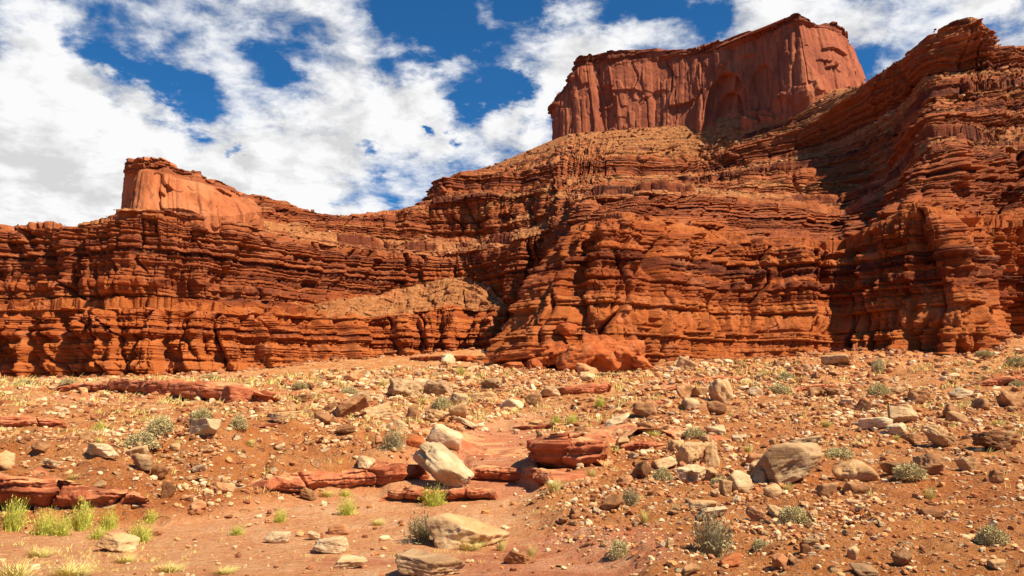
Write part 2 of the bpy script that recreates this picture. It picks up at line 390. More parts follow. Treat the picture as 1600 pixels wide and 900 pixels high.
def catmull(C, t, closed=False):
    """C [J,3], t in 0..J-1 (or 0..J when closed)"""
    J = len(C)
    i = np.floor(t).astype(int)
    if not closed: i = np.clip(i, 0, J - 2)
    f = (t - i)[:, None]
    g = (lambda k: C[np.mod(i + k, J)]) if closed else (lambda k: C[np.clip(i + k, 0, J - 1)])
    p0, p1, p2, p3 = g(-1), g(0), g(1), g(2)
    a = .42
    m1, m2 = a * (p2 - p0), a * (p3 - p1)
    return (2*f**3 - 3*f**2 + 1) * p1 + (f**3 - 2*f**2 + f) * m1 + (-2*f**3 + 3*f**2) * p2 + (f**3 - f**2) * m2
def usamples(LV, q, cap, closed=False):
    J = LV.shape[1]; ts = []
    for j in range(J if closed else J - 1):
        a, b = LV[:, j], LV[:, (j + 1) % J]
        ln = np.linalg.norm(a - b, axis=1); D = np.maximum(np.linalg.norm((a + b) / 2, axis=1), 60)
        n = int(np.clip(np.max(ln / D) * 768 * q, 6, cap))
        ts.append(j + np.arange(n) / n)
    ts = np.concatenate(ts)
    return ts if closed else np.append(ts, J - 1)
def make_grid(LV, ku, kv, q=1.25, cap=260, closed=False, vcap=220):
    """interpolated sheet [rows, columns, 3], with the level position of each row"""
    t = usamples(LV, ku, cap, closed)
    lines = np.stack([catmull(L, t, closed) for L in LV])
    rows = []; lev = []
    for k in range(len(LV) - 1):
        a, b = LV[k], LV[k + 1]
        vis = (project(a)[0] > -100) & (project(a)[0] < 1700)
        ang = np.linalg.norm(a - b, axis=1) / np.maximum(np.linalg.norm(a, axis=1), 60) * 768
        n = int(np.clip(np.percentile(ang[vis], 80) * kv, 4, vcap))
        f = (np.arange(n) / n)
        rows.append(lines[k][None] * (1 - f)[:, None, None] + lines[k + 1][None] * f[:, None, None]); lev.append(k + f)
    rows.append(lines[-1][None]); lev.append(np.array([len(LV) - 1.0]))
    return np.concatenate(rows).astype(np.float32), np.concatenate(lev), t
def outward(G, closed=False):
    du = (np.roll(G, -1, 1) - np.roll(G, 1, 1)) if closed else np.gradient(G, axis=1)
    dv = np.gradient(G, axis=0)
    n = np.cross(du, dv)
    for _ in range(6):       # soften
        n = (n + np.roll(n, 1, 1) + np.roll(n, -1, 1)) / 3
        n[1:-1] = (n[1:-1] + n[:-2] + n[2:]) / 3
    n /= np.linalg.norm(n, axis=-1, keepdims=True) + 1e-9
    if (n * -G).sum(-1).mean() < 0: n = -n
    h = n.copy(); h[..., 2] = 0
    h /= np.linalg.norm(h, axis=-1, keepdims=True) + 1e-6
    return n, h
def quads_of(R, Cn, closed=False, mask=None):
    i = np.arange(R * Cn).reshape(R, Cn)
    r = np.concatenate([i, i[:, :1]], 1) if closed else i
    q = np.stack([r[:-1, :-1], r[:-1, 1:], r[1:, 1:], r[1:, :-1]], -1)
    return q
def billow(x, y, seed): return np.abs(pn2(x, y, seed)) * 2
BEDS = np.random.RandomState(11)
def make_beds(z0, z1, lo, hi, seed):
    r = np.random.RandomState(seed); z = [z0]
    while z[-1] < z1:       # thin shaly sets between a few thick beds
        k = r.rand()
        m = .55 if k < .42 else (1.0 if k < .86 else 2.1)
        z.append(z[-1] + m * math.exp(r.uniform(math.log(lo), math.log(hi))))
    z = np.array(z); return z, r.uniform(-.7, 1, len(z)), r.uniform(0, 1, len(z)), r.uniform(.7, 3.4, len(z))
def strata(s, z, beds, seed):
    """ledge relief of stacked beds, split into blocks along the face: (relief in metres, colour per bed)"""
    zb, hard, colr, asp = beds
    zz = z + .35 * pn2(s / 90, z / 80, seed) + .04 * pn2(s / 9, z / 4, seed + 1) + .04 * pn2(s / 1.6, z / 1.2, seed + 5)
    i = np.clip(np.searchsorted(zb, zz.ravel()).reshape(zz.shape) - 1, 0, len(zb) - 2)
    th = zb[i + 1] - zb[i]; t = (zz - zb[i]) / th
    hd = hard[i] + .5 * pn2(s / 14 + i * 7.13, i * 3.7, seed + 2)
    prof = 1 - np.abs(2 * t - 1) ** 7
    c = s / (th * asp[i]) + rnd(i, seed) * 50 + .35 * pn2(s / (th * 2), t + i * 3.1, seed + 3)
    ci = np.floor(c); cf = c - ci
    blk = 1 - np.abs(2 * cf - 1) ** 12
    br = rnd(ci.astype(np.int64) + i * 57, seed + 4)
    d = np.power(np.minimum(th, 1.9), .6) * (.62 * hd + .50 * prof * (.5 + np.clip(hd, -.5, 1)) + .42 * (blk - 1) + .55 * (br - .5) * blk)
    d = d - .75 * np.power(th, .5) * np.exp(-(np.minimum(t, 1 - t) / .10) ** 2) * (.35 + .65 * rnd(i, seed + 6)) * sstep(-.35, .2, pn2(s / 7, i * 2.3, seed + 7))
    colb = np.clip(colr[i] + .22 * (br - .5), 0, 1)
    return d, colb

def build_cliff():
    G, lev, t = make_grid(LEV, 1.15, 1.5, cap=230)
    R, Cn = G.shape[:2]
    n, h = outward(G)
    l1 = catmull(LEV[2], t)
    s = np.concatenate([[0], np.cumsum(np.linalg.norm(np.diff(l1[:, :2], axis=0), axis=1))])[None, :] * np.ones((R, 1))
    z = G[..., 2].copy(); L = lev[:, None]; T = t[None, :]
    # how steep: walls between the lettered lines, rubble benches between them
    kinds = [1, 1, 0, 1, .12, .85, .2, 1, .2, 0]
    wall = np.interp(lev, np.arange(10) + .5, kinds)
    kk = np.clip(np.floor(lev).astype(int), 0, 9); fr = lev - kk
    w = np.array([kinds[k] for k in kk], float)
    for r in range(R):     # short blends at the lips
        k, f = kk[r], fr[r]
        if f > .93 and k < 9: w[r] = w[r] * (1 - (f - .93) / .14) + kinds[k + 1] * (f - .93) / .14
        elif f < .07 and k > 0: w[r] = kinds[k - 1] * (.5 - f / .14) + w[r] * (.5 + f / .14)
    W = w[:, None]
    slope = 1 - np.abs(n[..., 2])
    W = W * np.ones((1, Cn))
    # the prow and the big pillar are knobbly and rounded; the upper bands thinly layered
    prow = sstep(9.3, 10.3, T) * (1 - sstep(3.0, 3.15, L))
    prow = prow * np.ones((R, Cn))
    far = sstep(2.6, 3.2, L) * np.ones((R, Cn))
    sw = s + 2.2 * pn2(s / 16, z / 14, 3) + .7 * pn2(s / 5, z / 5, 4)
    amp = np.interp(T, [0, 7, 9.5, 10.5, 14, 17, 20, 23], [1.15, 1.0, .9, .9, .95, 1.15, 1.0, 1.0])
    fl = (3.6 * (billow(sw / 30, z / 110, 21) - .55) + 2.6 * (billow(sw / 11, z / 45 + np.floor(L) * 3.3, 22) - .55) +
          (1.1 + .5 * prow) * (billow(sw / 4.2, z / 16 + np.floor(L / 2), 23) - .55) + .35 * (billow(sw / 1.7, z / 5, 24) - .5)) * amp
    # deep narrow clefts
    cl = pn2(s / 13 + .35 * pn2(z / 9, s / 30, 8), z / 60 + np.floor(L) * 5, 31)
    fl = fl - 4.2 * np.exp(-(cl / .045) ** 2) * sstep(.0, .5, pn2(s / 40, z / 22, 33) + .25)
    st1, cb1 = strata(s, z, make_beds(-20, 220, .5, 1.7, 5), 40)
    st2, cb2 = strata(s, z, make_beds(-20, 220, .55, 2.0, 6), 50)
    big, cb3 = strata(s * .6, z, make_beds(-20, 220, 3, 8, 9), 60)
    # the foot of the long left wall is cut into square pillars with dark recesses between them
    pil = (1 - sstep(8.4, 9.4, T)) * sstep(.8, 1.0, L) * (1 - sstep(1.8, 2.05, L))
    pr1 = pn2(s / 11 + .25 * pn2(s / 20, z / 12, 27), z / 60, 28)
    fl = fl + pil * (5.0 * sstep(-.12, .10, pr1) - 2.6)
    pil2 = (1 - sstep(4.5, 7.0, T)) * sstep(2.9, 3.1, L) * (1 - sstep(3.9, 4.05, L))
    fl = fl + pil2 * (3.6 * sstep(-.38, -.22, pn2(s / 16 + .2 * pn2(s / 20, z / 15, 67), z / 40, 68)) - 3.0)
    st = st1 * (1 - prow) * 1.15 + st2 * prow * 1.0 + big * (.40 - .12 * prow)
    cb = np.clip(.55 * (cb1 * (1 - prow) + cb2 * prow) + .45 * cb3, 0, 1)
    # smooth swells on the prow where the beds are welded together
    massive = prow * sstep(.1, .5, pn2(s / 9, z / 5, 71) + .05)
    st = st * (1 - .72 * massive)
    cl2 = pn2(s / 6 + .3 * pn2(z / 6, s / 20, 18), z / 30, 36)
    fl = fl - prow * 2.6 * np.exp(-(cl2 / .05) ** 2) * sstep(-.1, .4, pn2(s / 20, z / 10, 37))
    # square-cut blocks between joints on the layered walls
    ck = s / 5.2 + .3 * pn2(s / 9, z / 12, 74); ci = np.floor(ck).astype(np.int64)
    zi = np.floor(z / 6.5 + 4 * rnd(ci, 8)).astype(np.int64)
    fl = fl + (1 - prow) * ((rnd(ci * 5 + zi * 37, 9) - .5) * 2.5 - 1.2 * np.exp(-(np.minimum(ck - ci, 1 - ck + ci) / .05) ** 2) * (rnd(ci + zi * 11, 12) > .45))
    c2 = np.floor(s / 2.3 + .25 * pn2(s / 4, z / 6, 84)).astype(np.int64)
    fl = fl + (rnd(c2 * 5 + np.floor(z / 3.1 + rnd(c2, 4) * 3).astype(np.int64) * 37, 29) - .5) * .9
    fl = fl + prow * ((rnd(np.floor(s / 3.6 + .4 * pn2(s / 5, z / 5, 75)).astype(np.int64) * 5 + np.floor(z / 4.2).astype(np.int64) * 37, 19) - .5) * 1.5)
    rough = .34 * pn2(s / 2.1, z / 2.1, 80) + .2 * pn2(s / .9, z / .8, 81) + .12 * pn2(s / .45, z / .4, 82)
    bench = 1 - W
    d = W * (fl + st + rough) + bench * (fl * .45 + .32 * st + rough * .8 + .9 * pn2(s / 7, L * 9, 90))
    top = np.clip(L - 8.0, 0, 1)
    d = d * (1 - top)
    d = d * np.where(L < .6, .6, 1)
    V = G + h * d[..., None]
    # crumbling lips and a rubbly roll on the benches
    roll = (1.1 * pn2(s / 9, L * 3, 91) + .5 * pn2(s / 3, L * 8, 92)) * (L > 1.6) * (1 - top) * (.12 + .88 * bench)
    hum = bench * (1 - .5 * (1 - sstep(2.9, 3.1, L))) * (.8 * pn2(s / 5, L * 14, 93) + .45 * pn2(s / 2, L * 30, 94) + .3 * pn2(s / 1.0, L * 60, 95)) * .8
    # low outcropping steps that break the rubble slopes
    step = bench * .9 * np.tanh(4 * pn2(s / 26, L * 7 + .15 * pn2(s / 6, L, 97), 96))
    V[..., 2] += roll + hum * (1 - top) + step * (1 - top) * (L > 1.8)
    zb, _, _, _ = make_beds(-20, 260, 1.6, 4.2, 15)
    zq = V[..., 2] + .8 * pn2(s / 30, L * 2, 16)
    ib = np.clip(np.searchsorted(zb, zq.ravel()).reshape(zq.shape) - 1, 0, len(zb) - 2)
    tb = (zq - zb[ib]) / (zb[ib + 1] - zb[ib])
    terr = bench * sstep(-.16, .2, pn2(s / 30, ib * 2.7, 17)) * (L > 1.9) * (1 - top)
    fan = sstep(4.4, 5.4, T) * (1 - sstep(7.6, 8.4, T)) * (1 - sstep(2.95, 3.1, L))
    terr = terr * (1 - .55 * fan)
    V[..., 2] += terr * .9 * (zb[ib + 1] - zb[ib]) * (sstep(.32, .68, tb) - tb)
    riser = terr * np.exp(-((tb - .5) / .17) ** 2)
    # rubble lies wherever the finished face is not steep
    tal = bench * (1 - .8 * (1 - fan) * sstep(.3, .7, pn2(s / 20, L * 8, 98))) * sstep(1.9, 2.1, L + 0 * s)
    barebench = (1 - sstep(2.9, 3.1, L)) * (1 - sstep(4.3, 5.3, T) * (1 - sstep(9.6, 10.2, T)))
    tal = tal * (1 - .85 * barebench) * (1 - .9 * riser)
    tal = np.clip(tal + .65 * sstep(4.9, 5.3, L) * (1 - sstep(5.8, 6.1, L)) * sstep(.0, .5, pn2(s / 18, z / 7, 99)), 0, 1)
    tier = np.clip(sstep(2.6, 3.4, L + .5 * pn2(s / 30, L, 77)) * .9, 0, 1) * np.ones((R, Cn))
    q = quads_of(R, Cn)
    cuts = [(0, 5.0, 'cliff', 'long layered red canyon wall on the left under the pale butte'),
            (5.0, 9.4, 'cliff', 'receding terraced red cliffs with rubble slopes in the middle of the canyon head'),
            (9.4, 16.0, 'cliff', 'bright orange rounded prow of stacked ledges standing forward below the big mesa'),
            (16.0, 23.1, 'cliff', 'tall dark red layered pillar and wall at the right rising to a stepped ridge')]
    for a, b, nm, lb in cuts:
        c0, c1 = np.searchsorted(t, a), min(np.searchsorted(t, b), Cn - 1)
        Vs = V[:, c0:c1 + 1]
        me = mesh_np(nm, Vs, quads_of(R, c1 - c0 + 1).reshape(-1, 4))
        attr(me, 'bed', cb[:, c0:c1 + 1]); attr(me, 'talus', tal[:, c0:c1 + 1]); attr(me, 'tier', tier[:, c0:c1 + 1])
        tag(link(nm, me, M_CLIFF), lb, 'cliff', kind='structure')
    return V, tal, L * np.ones((R, Cn)), T * np.ones((R, Cn))
CV, CT, CL, CTT = build_cliff()

def massive_wall(name, base, top, mat, label, seed, caph=.10, flu=1.0, arch=None, K=1.2, below=20, turn=lambda px: 1.0):
    """a free-standing butte: one closed sheet up its walls, over its layered cap and in across the top"""
    B = np.array([P(c[0], c[1], c[2] * turn(c[0])) for c in base]); T_ = np.array([P(c[0], c[1], c[2] * turn(c[0])) for c in top])
    lo = B + [0, 0, -below]
    mid = B * caph + T_ * (1 - caph)
    cen = T_.mean(0)
    i1 = T_ * .86 + cen * .14 + [0, 0, .5]; i2 = T_ * .15 + cen * .85
    i1[:, 2] = T_[:, 2] + .4; i2[:, 2] = .5 * T_[:, 2] + .5 * cen[2]
    LV = np.stack([lo, B, mid, T_, i1, i2])
    G, lev, t = make_grid(LV, K, 1.5, cap=240, closed=True)
    R, Cn = G.shape[:2]
    n, h = outward(G, True)
    ctr = G.mean((0, 1)); sg = np.sign(((G[:R // 2] - ctr) * h[:R // 2]).sum(-1).mean()); h = h * sg
    l1 = G[0]; s = np.concatenate([[0], np.cumsum(np.linalg.norm(np.diff(l1[:, :2], axis=0), axis=1))])[None] * np.ones((R, 1))
    z = G[..., 2]; L = lev[:, None] * np.ones((R, Cn))
    cap = sstep(1.93, 2.05, L)
    sw = s + 1.6 * pn2(s / 14, z / 30, seed)
    fl = flu * (3.0 * (billow(sw / 34, z / 300, seed + 1) - .5))
    # flat faces left where slabs split away along upright joints, at three sizes
    crack = 0; slab = 0
    for q, (wd, ht, am, sd) in enumerate(((19, 60, 3.6, 4), (8, 26, 2.2, 24), (3.6, 15, 1.0, 44))):
        c = s / wd + .22 * pn2(s / (wd * 2.5), z / 40, seed + sd) + .10 * pn2(s / wd, z / 12, seed + sd + 1)
        ci = np.floor(c).astype(np.int64)
        zi = np.floor(z / ht + rnd(ci, 3 + q) * 3 + .25 * pn2(s / wd, z / 9, seed + sd + 2) + .5 * (c - ci - .5) * (rnd(ci, 9 + q) - .5)).astype(np.int64)
        r0 = rnd(ci * 3 + zi * 71, 5 + q)
        slab = slab + (r0 - .5) * am * flu + (c - ci - .5) * am * .5 * (rnd(ci * 7 + zi * 13, 15 + q) - .5) * flu
        crack = crack - am * .45 * np.exp(-(np.minimum(c - ci, 1 - c + ci) * wd / .45) ** 2) * (r0 > .4) * flu
    rough = .16 * fbm2(s / 3, z / 4, 4, seed + 7)
    st, cb = strata(s, z, make_beds(-20, 300, 1.0, 3.0, seed), seed + 8)
    d = (1 - cap) * (fl + slab + crack + rough) + cap * (fl * .8 + st * 1.5 + rough - .5)
    if arch is not None:
        px, py = project(G)
        for (ax, ay, hw, hh, dep) in arch:
            yy = (ay - py) / hh; xx = (px - ax - 6 * yy) / hw
            edge = np.sqrt(np.clip(1 - np.clip(yy, 0, 1) ** 2.2, 0, 1))
            ins = sstep(1.0, .90, np.abs(xx) / np.maximum(edge, 1e-3)) * (yy > -.4) * (yy < 1)
            facing = (G[..., 1] < ctr[1] + 5)
            d = d - ins * dep * facing
    d = d * np.where(L > 3.1, 0, 1)
    V = G + h * d[..., None]
    V[..., 2] += cap * (1.2 * np.round(1.3 * pn2(s / 6, 0 * s, seed + 11)) + .5 * pn2(s / 2.2, 0 * s, seed + 12)) * (L > 2.3) * (L < 4.3)
    i = quads_of(R, Cn, True).reshape(-1, 4)
    me = mesh_np(name, V, i)
    attr(me, 'talus', cap * (L < 3.2))
    o = tag(link(name, me, mat), label, 'butte', kind='structure')
    return V
massive_wall('mesa',
    [(862,222,425),(885,216,418),(910,212,414),(960,206,409),(1035,199,402),(1100,188,393),(1165,174,381),(1225,154,368),(1264,141,360),(1298,142,366),(1330,142,378),(1325,165,440),(1000,235,490),(880,232,455)],
    [(864,163,428),(888,128,430),(907,97,428),(945,87,426),(1035,80,420),(1100,73,410),(1165,53,398),(1215,34,385),(1246,22,376),(1274,31,384),(1299,44,398),(1300,80,445),(1000,130,490),(884,175,460)],
    M_MESA, 'big dark red sheer mesa with arched alcove on the skyline', 200, .09, 1.0, [(1130,190,34,78,5.0),(1128,190,22,52,4.0),(1185,150,22,52,2.0)], turn=lambda px: 1.05 - .11 * (px - 862) / 406)
massive_wall('butte',
    [(199,342,268),(225,340,260),(270,340,260),(320,338,264),(365,336,272),(402,330,285),(392,334,325),(220,350,312)],
    [(213,250,272),(233,245,268),(268,259,272),(310,272,278),(350,286,288),(378,303,298),(375,308,322),(226,270,302)],
    M_BUTTE, 'small pale pink butte with a flat layered cap on top of the left wall', 300, .20, 1.05)

# ------------------------------------------------------------------ ground
gpts = [(-150,900,8),(400,900,8),(800,900,8),(1200,900,7.9),(1750,900,7.6),
 (-150,825,11.3),(0,825,11.3),(200,842,10.8),(400,842,10.8),(600,850,10.5),(850,852,10.4),(1000,840,10.6),(1200,820,11),(1500,812,11.2),(1750,810,11.2),
 (300,800,13),(500,790,13.6),(700,790,13.6),(850,785,13.8),(100,803,12.8),(-100,803,12.8),
 (100,728,15.2),(-100,728,15.2),(230,718,16),(330,700,17),(360,760,14.6),(450,725,17.5),(520,778,14.4),(520,730,16.6),(620,770,14.8),(640,715,18.5),
 (600,690,21.5),(560,650,30),(400,650,29),(200,650,29),(0,650,30),(-200,650,30),(0,690,22),(200,690,22),(-200,690,22),
 (760,755,16.6),(740,700,25),(790,680,29),(800,700,25),(850,645,41),(900,760,15.6),
 (1000,760,15.4),(1200,740,16.8),(1400,740,16.8),(1750,740,16.6),
 (1000,690,22.5),(1200,690,22.6),(1400,690,22.6),(1750,690,22.4),(1000,640,37),(1200,640,36),(1400,640,35),(1750,638,35),
 (1000,610,58),(1200,602,62),(1400,597,62),(1750,590,60),(1000,590,92),(1200,573,105),(1400,563,105),(1750,545,112),
 (600,610,55),(400,612,58),(200,622,47),(60,622,50),(-200,614,58),(600,582,110),(400,592,110),(200,598,95),(0,600,95),(-200,600,95),
 (690,562,180),(500,578,180),(300,589,180),(100,594,180),(-200,596,180),(800,584,105),(800,612,58)]
gpts += [c for c in L0[:10]] + [(px, py, D) for px, py, D in L0[10:]]
GP = np.array([P(*c) for c in gpts])
_A = np.stack([GP[:, 0] / GP[:, 1] * 2.4, np.log(GP[:, 1]) * 1.3], -1)
_q = GP[:, 2] / GP[:, 1]
def _tps(r2): return .5 * r2 * np.log(r2 + 1e-9)
_K = _tps(((_A[:, None] - _A[None]) ** 2).sum(-1)) + np.eye(len(_A)) * 2e-3
_Pm = np.concatenate([np.ones((len(_A), 1)), _A], 1)
_S = np.linalg.solve(np.block([[_K, _Pm], [_Pm.T, np.zeros((3, 3))]]), np.concatenate([_q, np.zeros(3)]))
_ga, _gl = np.linspace(-.86, .86, 420), np.linspace(math.log(7.5), math.log(262), 420)
_gg = np.stack(np.meshgrid(_ga * 2.4, _gl * 1.3), -1).reshape(-1, 2)
_gq = np.concatenate([_tps(((g[:, None] - _A[None]) ** 2).sum(-1)) @ _S[:-3] + _S[-3] + g @ _S[-2:] for g in np.array_split(_gg, 12)]).reshape(420, 420)
def ground_base(X, Y):
    X = np.asarray(X, float); Y = np.asarray(Y, float)
    Yc = np.clip(Y, 8, 260)
    u = (np.clip(X / Yc, -.85, .85) - _ga[0]) / (_ga[1] - _ga[0]); v = (np.log(Yc) - _gl[0]) / (_gl[1] - _gl[0])
    i = np.clip(u.astype(int), 0, 418); j = np.clip(v.astype(int), 0, 418); fu, fv = u - i, v - j
    q = (_gq[j, i] * (1 - fu) + _gq[j, i + 1] * fu) * (1 - fv) + (_gq[j + 1, i] * (1 - fu) + _gq[j + 1, i + 1] * fu) * fv
    return q * Yc
def wash_mask(X, Y):
    """the smooth sandy stream bed that winds through the middle"""
    Yc = np.maximum(Y, 4)
    px = X / Yc * 1200 + 800
    lo = np.interp(Y, [8, 10, 12, 13.5, 15, 20, 30, 45], [-400, -300, 250, 400, 560, 690, 715, 830])
    hi = np.interp(Y, [8, 10, 12, 13.5, 15, 20, 30, 45], [1010, 900, 830, 820, 860, 850, 850, 880])
    wob = 40 * fbm2(X / 2.5, Y / 2.5, 3, 5)
    return sstep(-30, 60, px - lo + wob) * sstep(-30, 60, hi - px + wob) * (1 - sstep(36, 48, Y))
def ground_mid(X, Y):
    w = wash_mask(X, Y)
    return (ground_base(X, Y) + .18 * (1 - w) * (1 - sstep(20, 40, Y)) +
            .45 * np.exp(-((X / np.maximum(Y, 4) * 1200 + 470) / 90) ** 2 - ((Y - 17.2) / 1.8) ** 2))
def base_hit(px, py):
    r = ray(px, py); r = r / r[1]
    Y = np.exp(np.linspace(math.log(6.5), math.log(230), 900))
    i = max(1, int(np.argmax(r[2] * Y - ground_mid(r[0] * Y, Y) < 0)))
    return np.array([r[0] * Y[i], Y[i], float(ground_mid(r[0] * Y, Y)[i])])
# bedrock ledges: lip points (px, py of the top edge, py of the foot), then how far the rock runs back
LEDGES = [
 ([(-60,742,800),(40,756,803),(100,762,806),(160,766,806),(215,775,804),(252,788,802)], 2.6, 'undercut red ledge behind the tall green bushes', {}),
 ([(-60,706,740),(50,726,748),(110,738,755),(165,750,762)], 2.2, 'upper red shelf on the left bank', {'under': .6}),
 ([(402,760,776),(470,747,776),(530,742,775),(580,738,773),(630,728,766),(652,730,752)], 2.4, 'smooth red ledge left of the leaning white slab', {}),
 ([(588,771,783),(650,767,786),(710,763,782),(785,767,783)], 1.4, 'thin broken ledge under the leaning white slab', {}),
 ([(48,606,613),(120,599,613),(190,594,616),(240,597,622),(300,600,629),(360,602,632),(425,614,630)], 9, 'long dark red overhanging ledge on the left rise', {}),
 ([(832,704,738),(845,693,744),(880,689,745),(920,690,740),(962,697,722)], 3.2, 'rounded deep red block jutting into the wash', {}),
 ([(962,701,714),(1005,692,713),(1060,696,708)], 2.6, 'low red tongue right of the rounded red block', {'under': .5}),
 ([(706,722,730),(745,727,734),(790,728,736),(850,727,735)], 11, 'broad pink bedrock floor stepping up the wash', {'cover': True, 'under': .6}),
 ([(722,739,750),(760,734,754),(800,733,757),(850,739,768)], 3, 'lower red lip crossing the wash', {}),
 ([(-60,656,674),(30,651,673),(75,654,671),(108,662,669)], 5, 'flat dark red outcrop at the left edge', {}),
 ([(842,613,620),(880,606,622),(925,602,621),(962,601,614)], 7, 'dark shadowed ledge above two green tufts', {}),
 ([(1035,609,616),(1075,597,607),(1120,589,599),(1170,588,592)], 7, 'long dark ledge over the tall jagged boulder', {}),
 ([(636,559,564),(690,556,566),(730,557,566),(772,558,562)], 12, 'orange ledge at the talus foot by the prow', {'mat': 'orange'}),
 ([(415,618,623),(460,613,621),(510,609,617),(548,609,612)], 8, 'thin dark ledge line crossing the left slope', {}),
 ([(1530,598,605),(1565,591,603),(1610,587,600),(1660,588,600)], 6, 'dark red ledge at the right edge below sagebrush', {}),
 ([(938,636,641),(985,631,639),(1050,625,631)], 5, 'thin ledge behind the hollowed cup rock', {}),
 ([(1240,608,613),(1275,601,608),(1310,601,605)], 5, 'short dark ledge below the flat capstone', {}),
 ([(400,666,669),(430,662,668),(480,667,670)], 2.5, 'faint red ledge on the open left slope', {}),
 ([(0,760,775),(60,770,782),(130,778,790),(205,790,800)], 1.5, 'lower red shelf under the bank overhang', {'skip': True}),
 ([(790,668,674),(850,664,671),(930,660,668)], 5, 'pale red bedrock step beyond the broad pink floor', {'under': .5}),
]
LEDGES = [l for l in LEDGES if not l[3].get('skip')]
LIPS = []
for lip, back, label, opt in LEDGES:
    b_ = np.array([np.append(base_hit(px, pb), (pb - pt) / 1200.) for px, pt, pb in lip]); b_[:, 3] *= b_[:, 1]
    LIPS.append(b_)
def ground_z(X, Y):
    if np.ndim(X) == 0: return ground_z(np.array([X]), np.array([Y]))[0]
    z = ground_mid(X, Y)
    X = np.asarray(X, float); Y = np.asarray(Y, float)
    w = wash_mask(X, Y)
    amp = np.clip(Y / 30, .35, 2.2)
    a = X / np.maximum(Y, 4)
    # soil banked up behind each ledge
    for (lip, back, label, opt), b_ in zip(LEDGES, LIPS):
        al = b_[:, 0] / b_[:, 1]
        if opt.get('cover'): continue
        m = (a > al[0]) & (a < al[-1]) & (Y > b_[:, 1].min() * .9) & (Y < b_[:, 1].max() + 3 * back)
        if not m.any(): continue
        yl = np.interp(a[m], al, b_[:, 1]); th = np.interp(a[m], al, b_[:, 3]); d = Y[m] - yl
        edge = sstep(0, .12, (a[m] - al[0]) / (al[-1] - al[0])) * sstep(0, .12, (al[-1] - a[m]) / (al[-1] - al[0]))
        z[m] += th * .86 * edge * sstep(.9, 2.2, d / th) * (1 - sstep(.5 * back, 1.9 * back, d))
    z = z + (.17 * fbm2(X / 4, Y / 4, 4, 11) * amp + .075 * fbm2(X / .9, Y / .9, 5, 15, .58) + .10 * np.maximum(0, fbm2(X / 1.8, Y / 1.8, 3, 25)) ) * (1 - .8 * w)
    # lumpy rubble bank left of the stream bed
    bk = np.exp(-((a * 1200 + 330) / 190) ** 2 - ((Y - 20) / 5.5) ** 2)
    z = z + bk * (.30 * np.abs(fbm2(X / 1.5, Y / 1.5, 4, 33)) + .18 * fbm2(X / 3, Y / 3, 3, 35)) * (1 - w)
    z = z + .30 * fbm2(X / 14, Y / 14, 3, 19) * sstep(30, 80, Y)
    return z
def slick_mask(X, Y):
    px = X / np.maximum(Y, 4) * 1200 + 800
    m = 1.25 * np.exp(-((px - 890) / 170) ** 2 - ((Y - 8.8) / 2.0) ** 2)
    m = np.maximum(m, .9 * np.exp(-((px - 770) / 70) ** 2 - ((Y - 15.5) / 1.6) ** 2))
    m = np.maximum(m, np.exp(-((px - 775) / 90) ** 2 - ((Y - 24) / 9) ** 2))
    m = np.maximum(m, .8 * np.exp(-((px - 150) / 170) ** 2 - ((Y - 44) / 9) ** 2))
    return np.maximum(m, .7 * np.exp(-((px - 560) / 120) ** 2 - ((Y - 9.0) / .6) ** 2))
def build_ground():
    a1 = np.linspace(-.82, .82, 900)
    a = np.concatenate([[-9, -5, -3, -2, -1.5, -1.2, -1.0, -.9], a1, [.9, 1.0, 1.2, 1.5, 2, 3, 5, 9]])
    Yr = np.concatenate([[-400, -200, -100, -50, -25, -12, -6, -2, 1, 3, 4.5], np.exp(np.linspace(math.log(5.5), math.log(300), 620)), [330, 400, 550, 800, 1500]])
    Y = Yr[:, None] * np.ones((1, len(a))); X = a[None] * (np.abs(Y) + 3.0)
    z = ground_z(X, Y)
    z = np.where(Y > 300, np.minimum(z, 12), z)
    me = mesh_np('ground', np.stack([X, Y, z], -1), quads_of(*X.shape).reshape(-1, 4)[:, ::-1])
    attr(me, 'wash', wash_mask(X, Y)); attr(me, 'slick', slick_mask(X, Y))
    px = X / np.maximum(Y, 4) * 1200 + 800
    attr(me, 'dry', sstep(22, 40, Y) * (.35 + .65 * sstep(1000, 800, px)) * sstep(-.35, .25, fbm2(X / 9, Y / 9, 3, 44) + .1))
    tag(link('ground', me, M_GROUND), 'orange stony desert ground rising to the cliff foot', 'ground', kind='structure')
build_ground()
def hit(px, py):
    """where the sight line through photo pixel (px, py) meets the ground"""
    r = ray(px, py); r = r / r[1]
    Y = np.exp(np.linspace(math.log(6.5), math.log(230), 900))
    d = r[2] * Y - ground_z(r[0] * Y, Y)
    i = np.argmax(d < 0)
    if d[i] >= 0: i = len(Y) - 1
    if i > 0:
        f = d[i - 1] / (d[i - 1] - d[i] + 1e-12); y = Y[i - 1] + (Y[i] - Y[i - 1]) * np.clip(f, 0, 1)
    else: y = Y[0]
    return np.array([r[0] * y, y, float(ground_z(r[0] * y, y))])
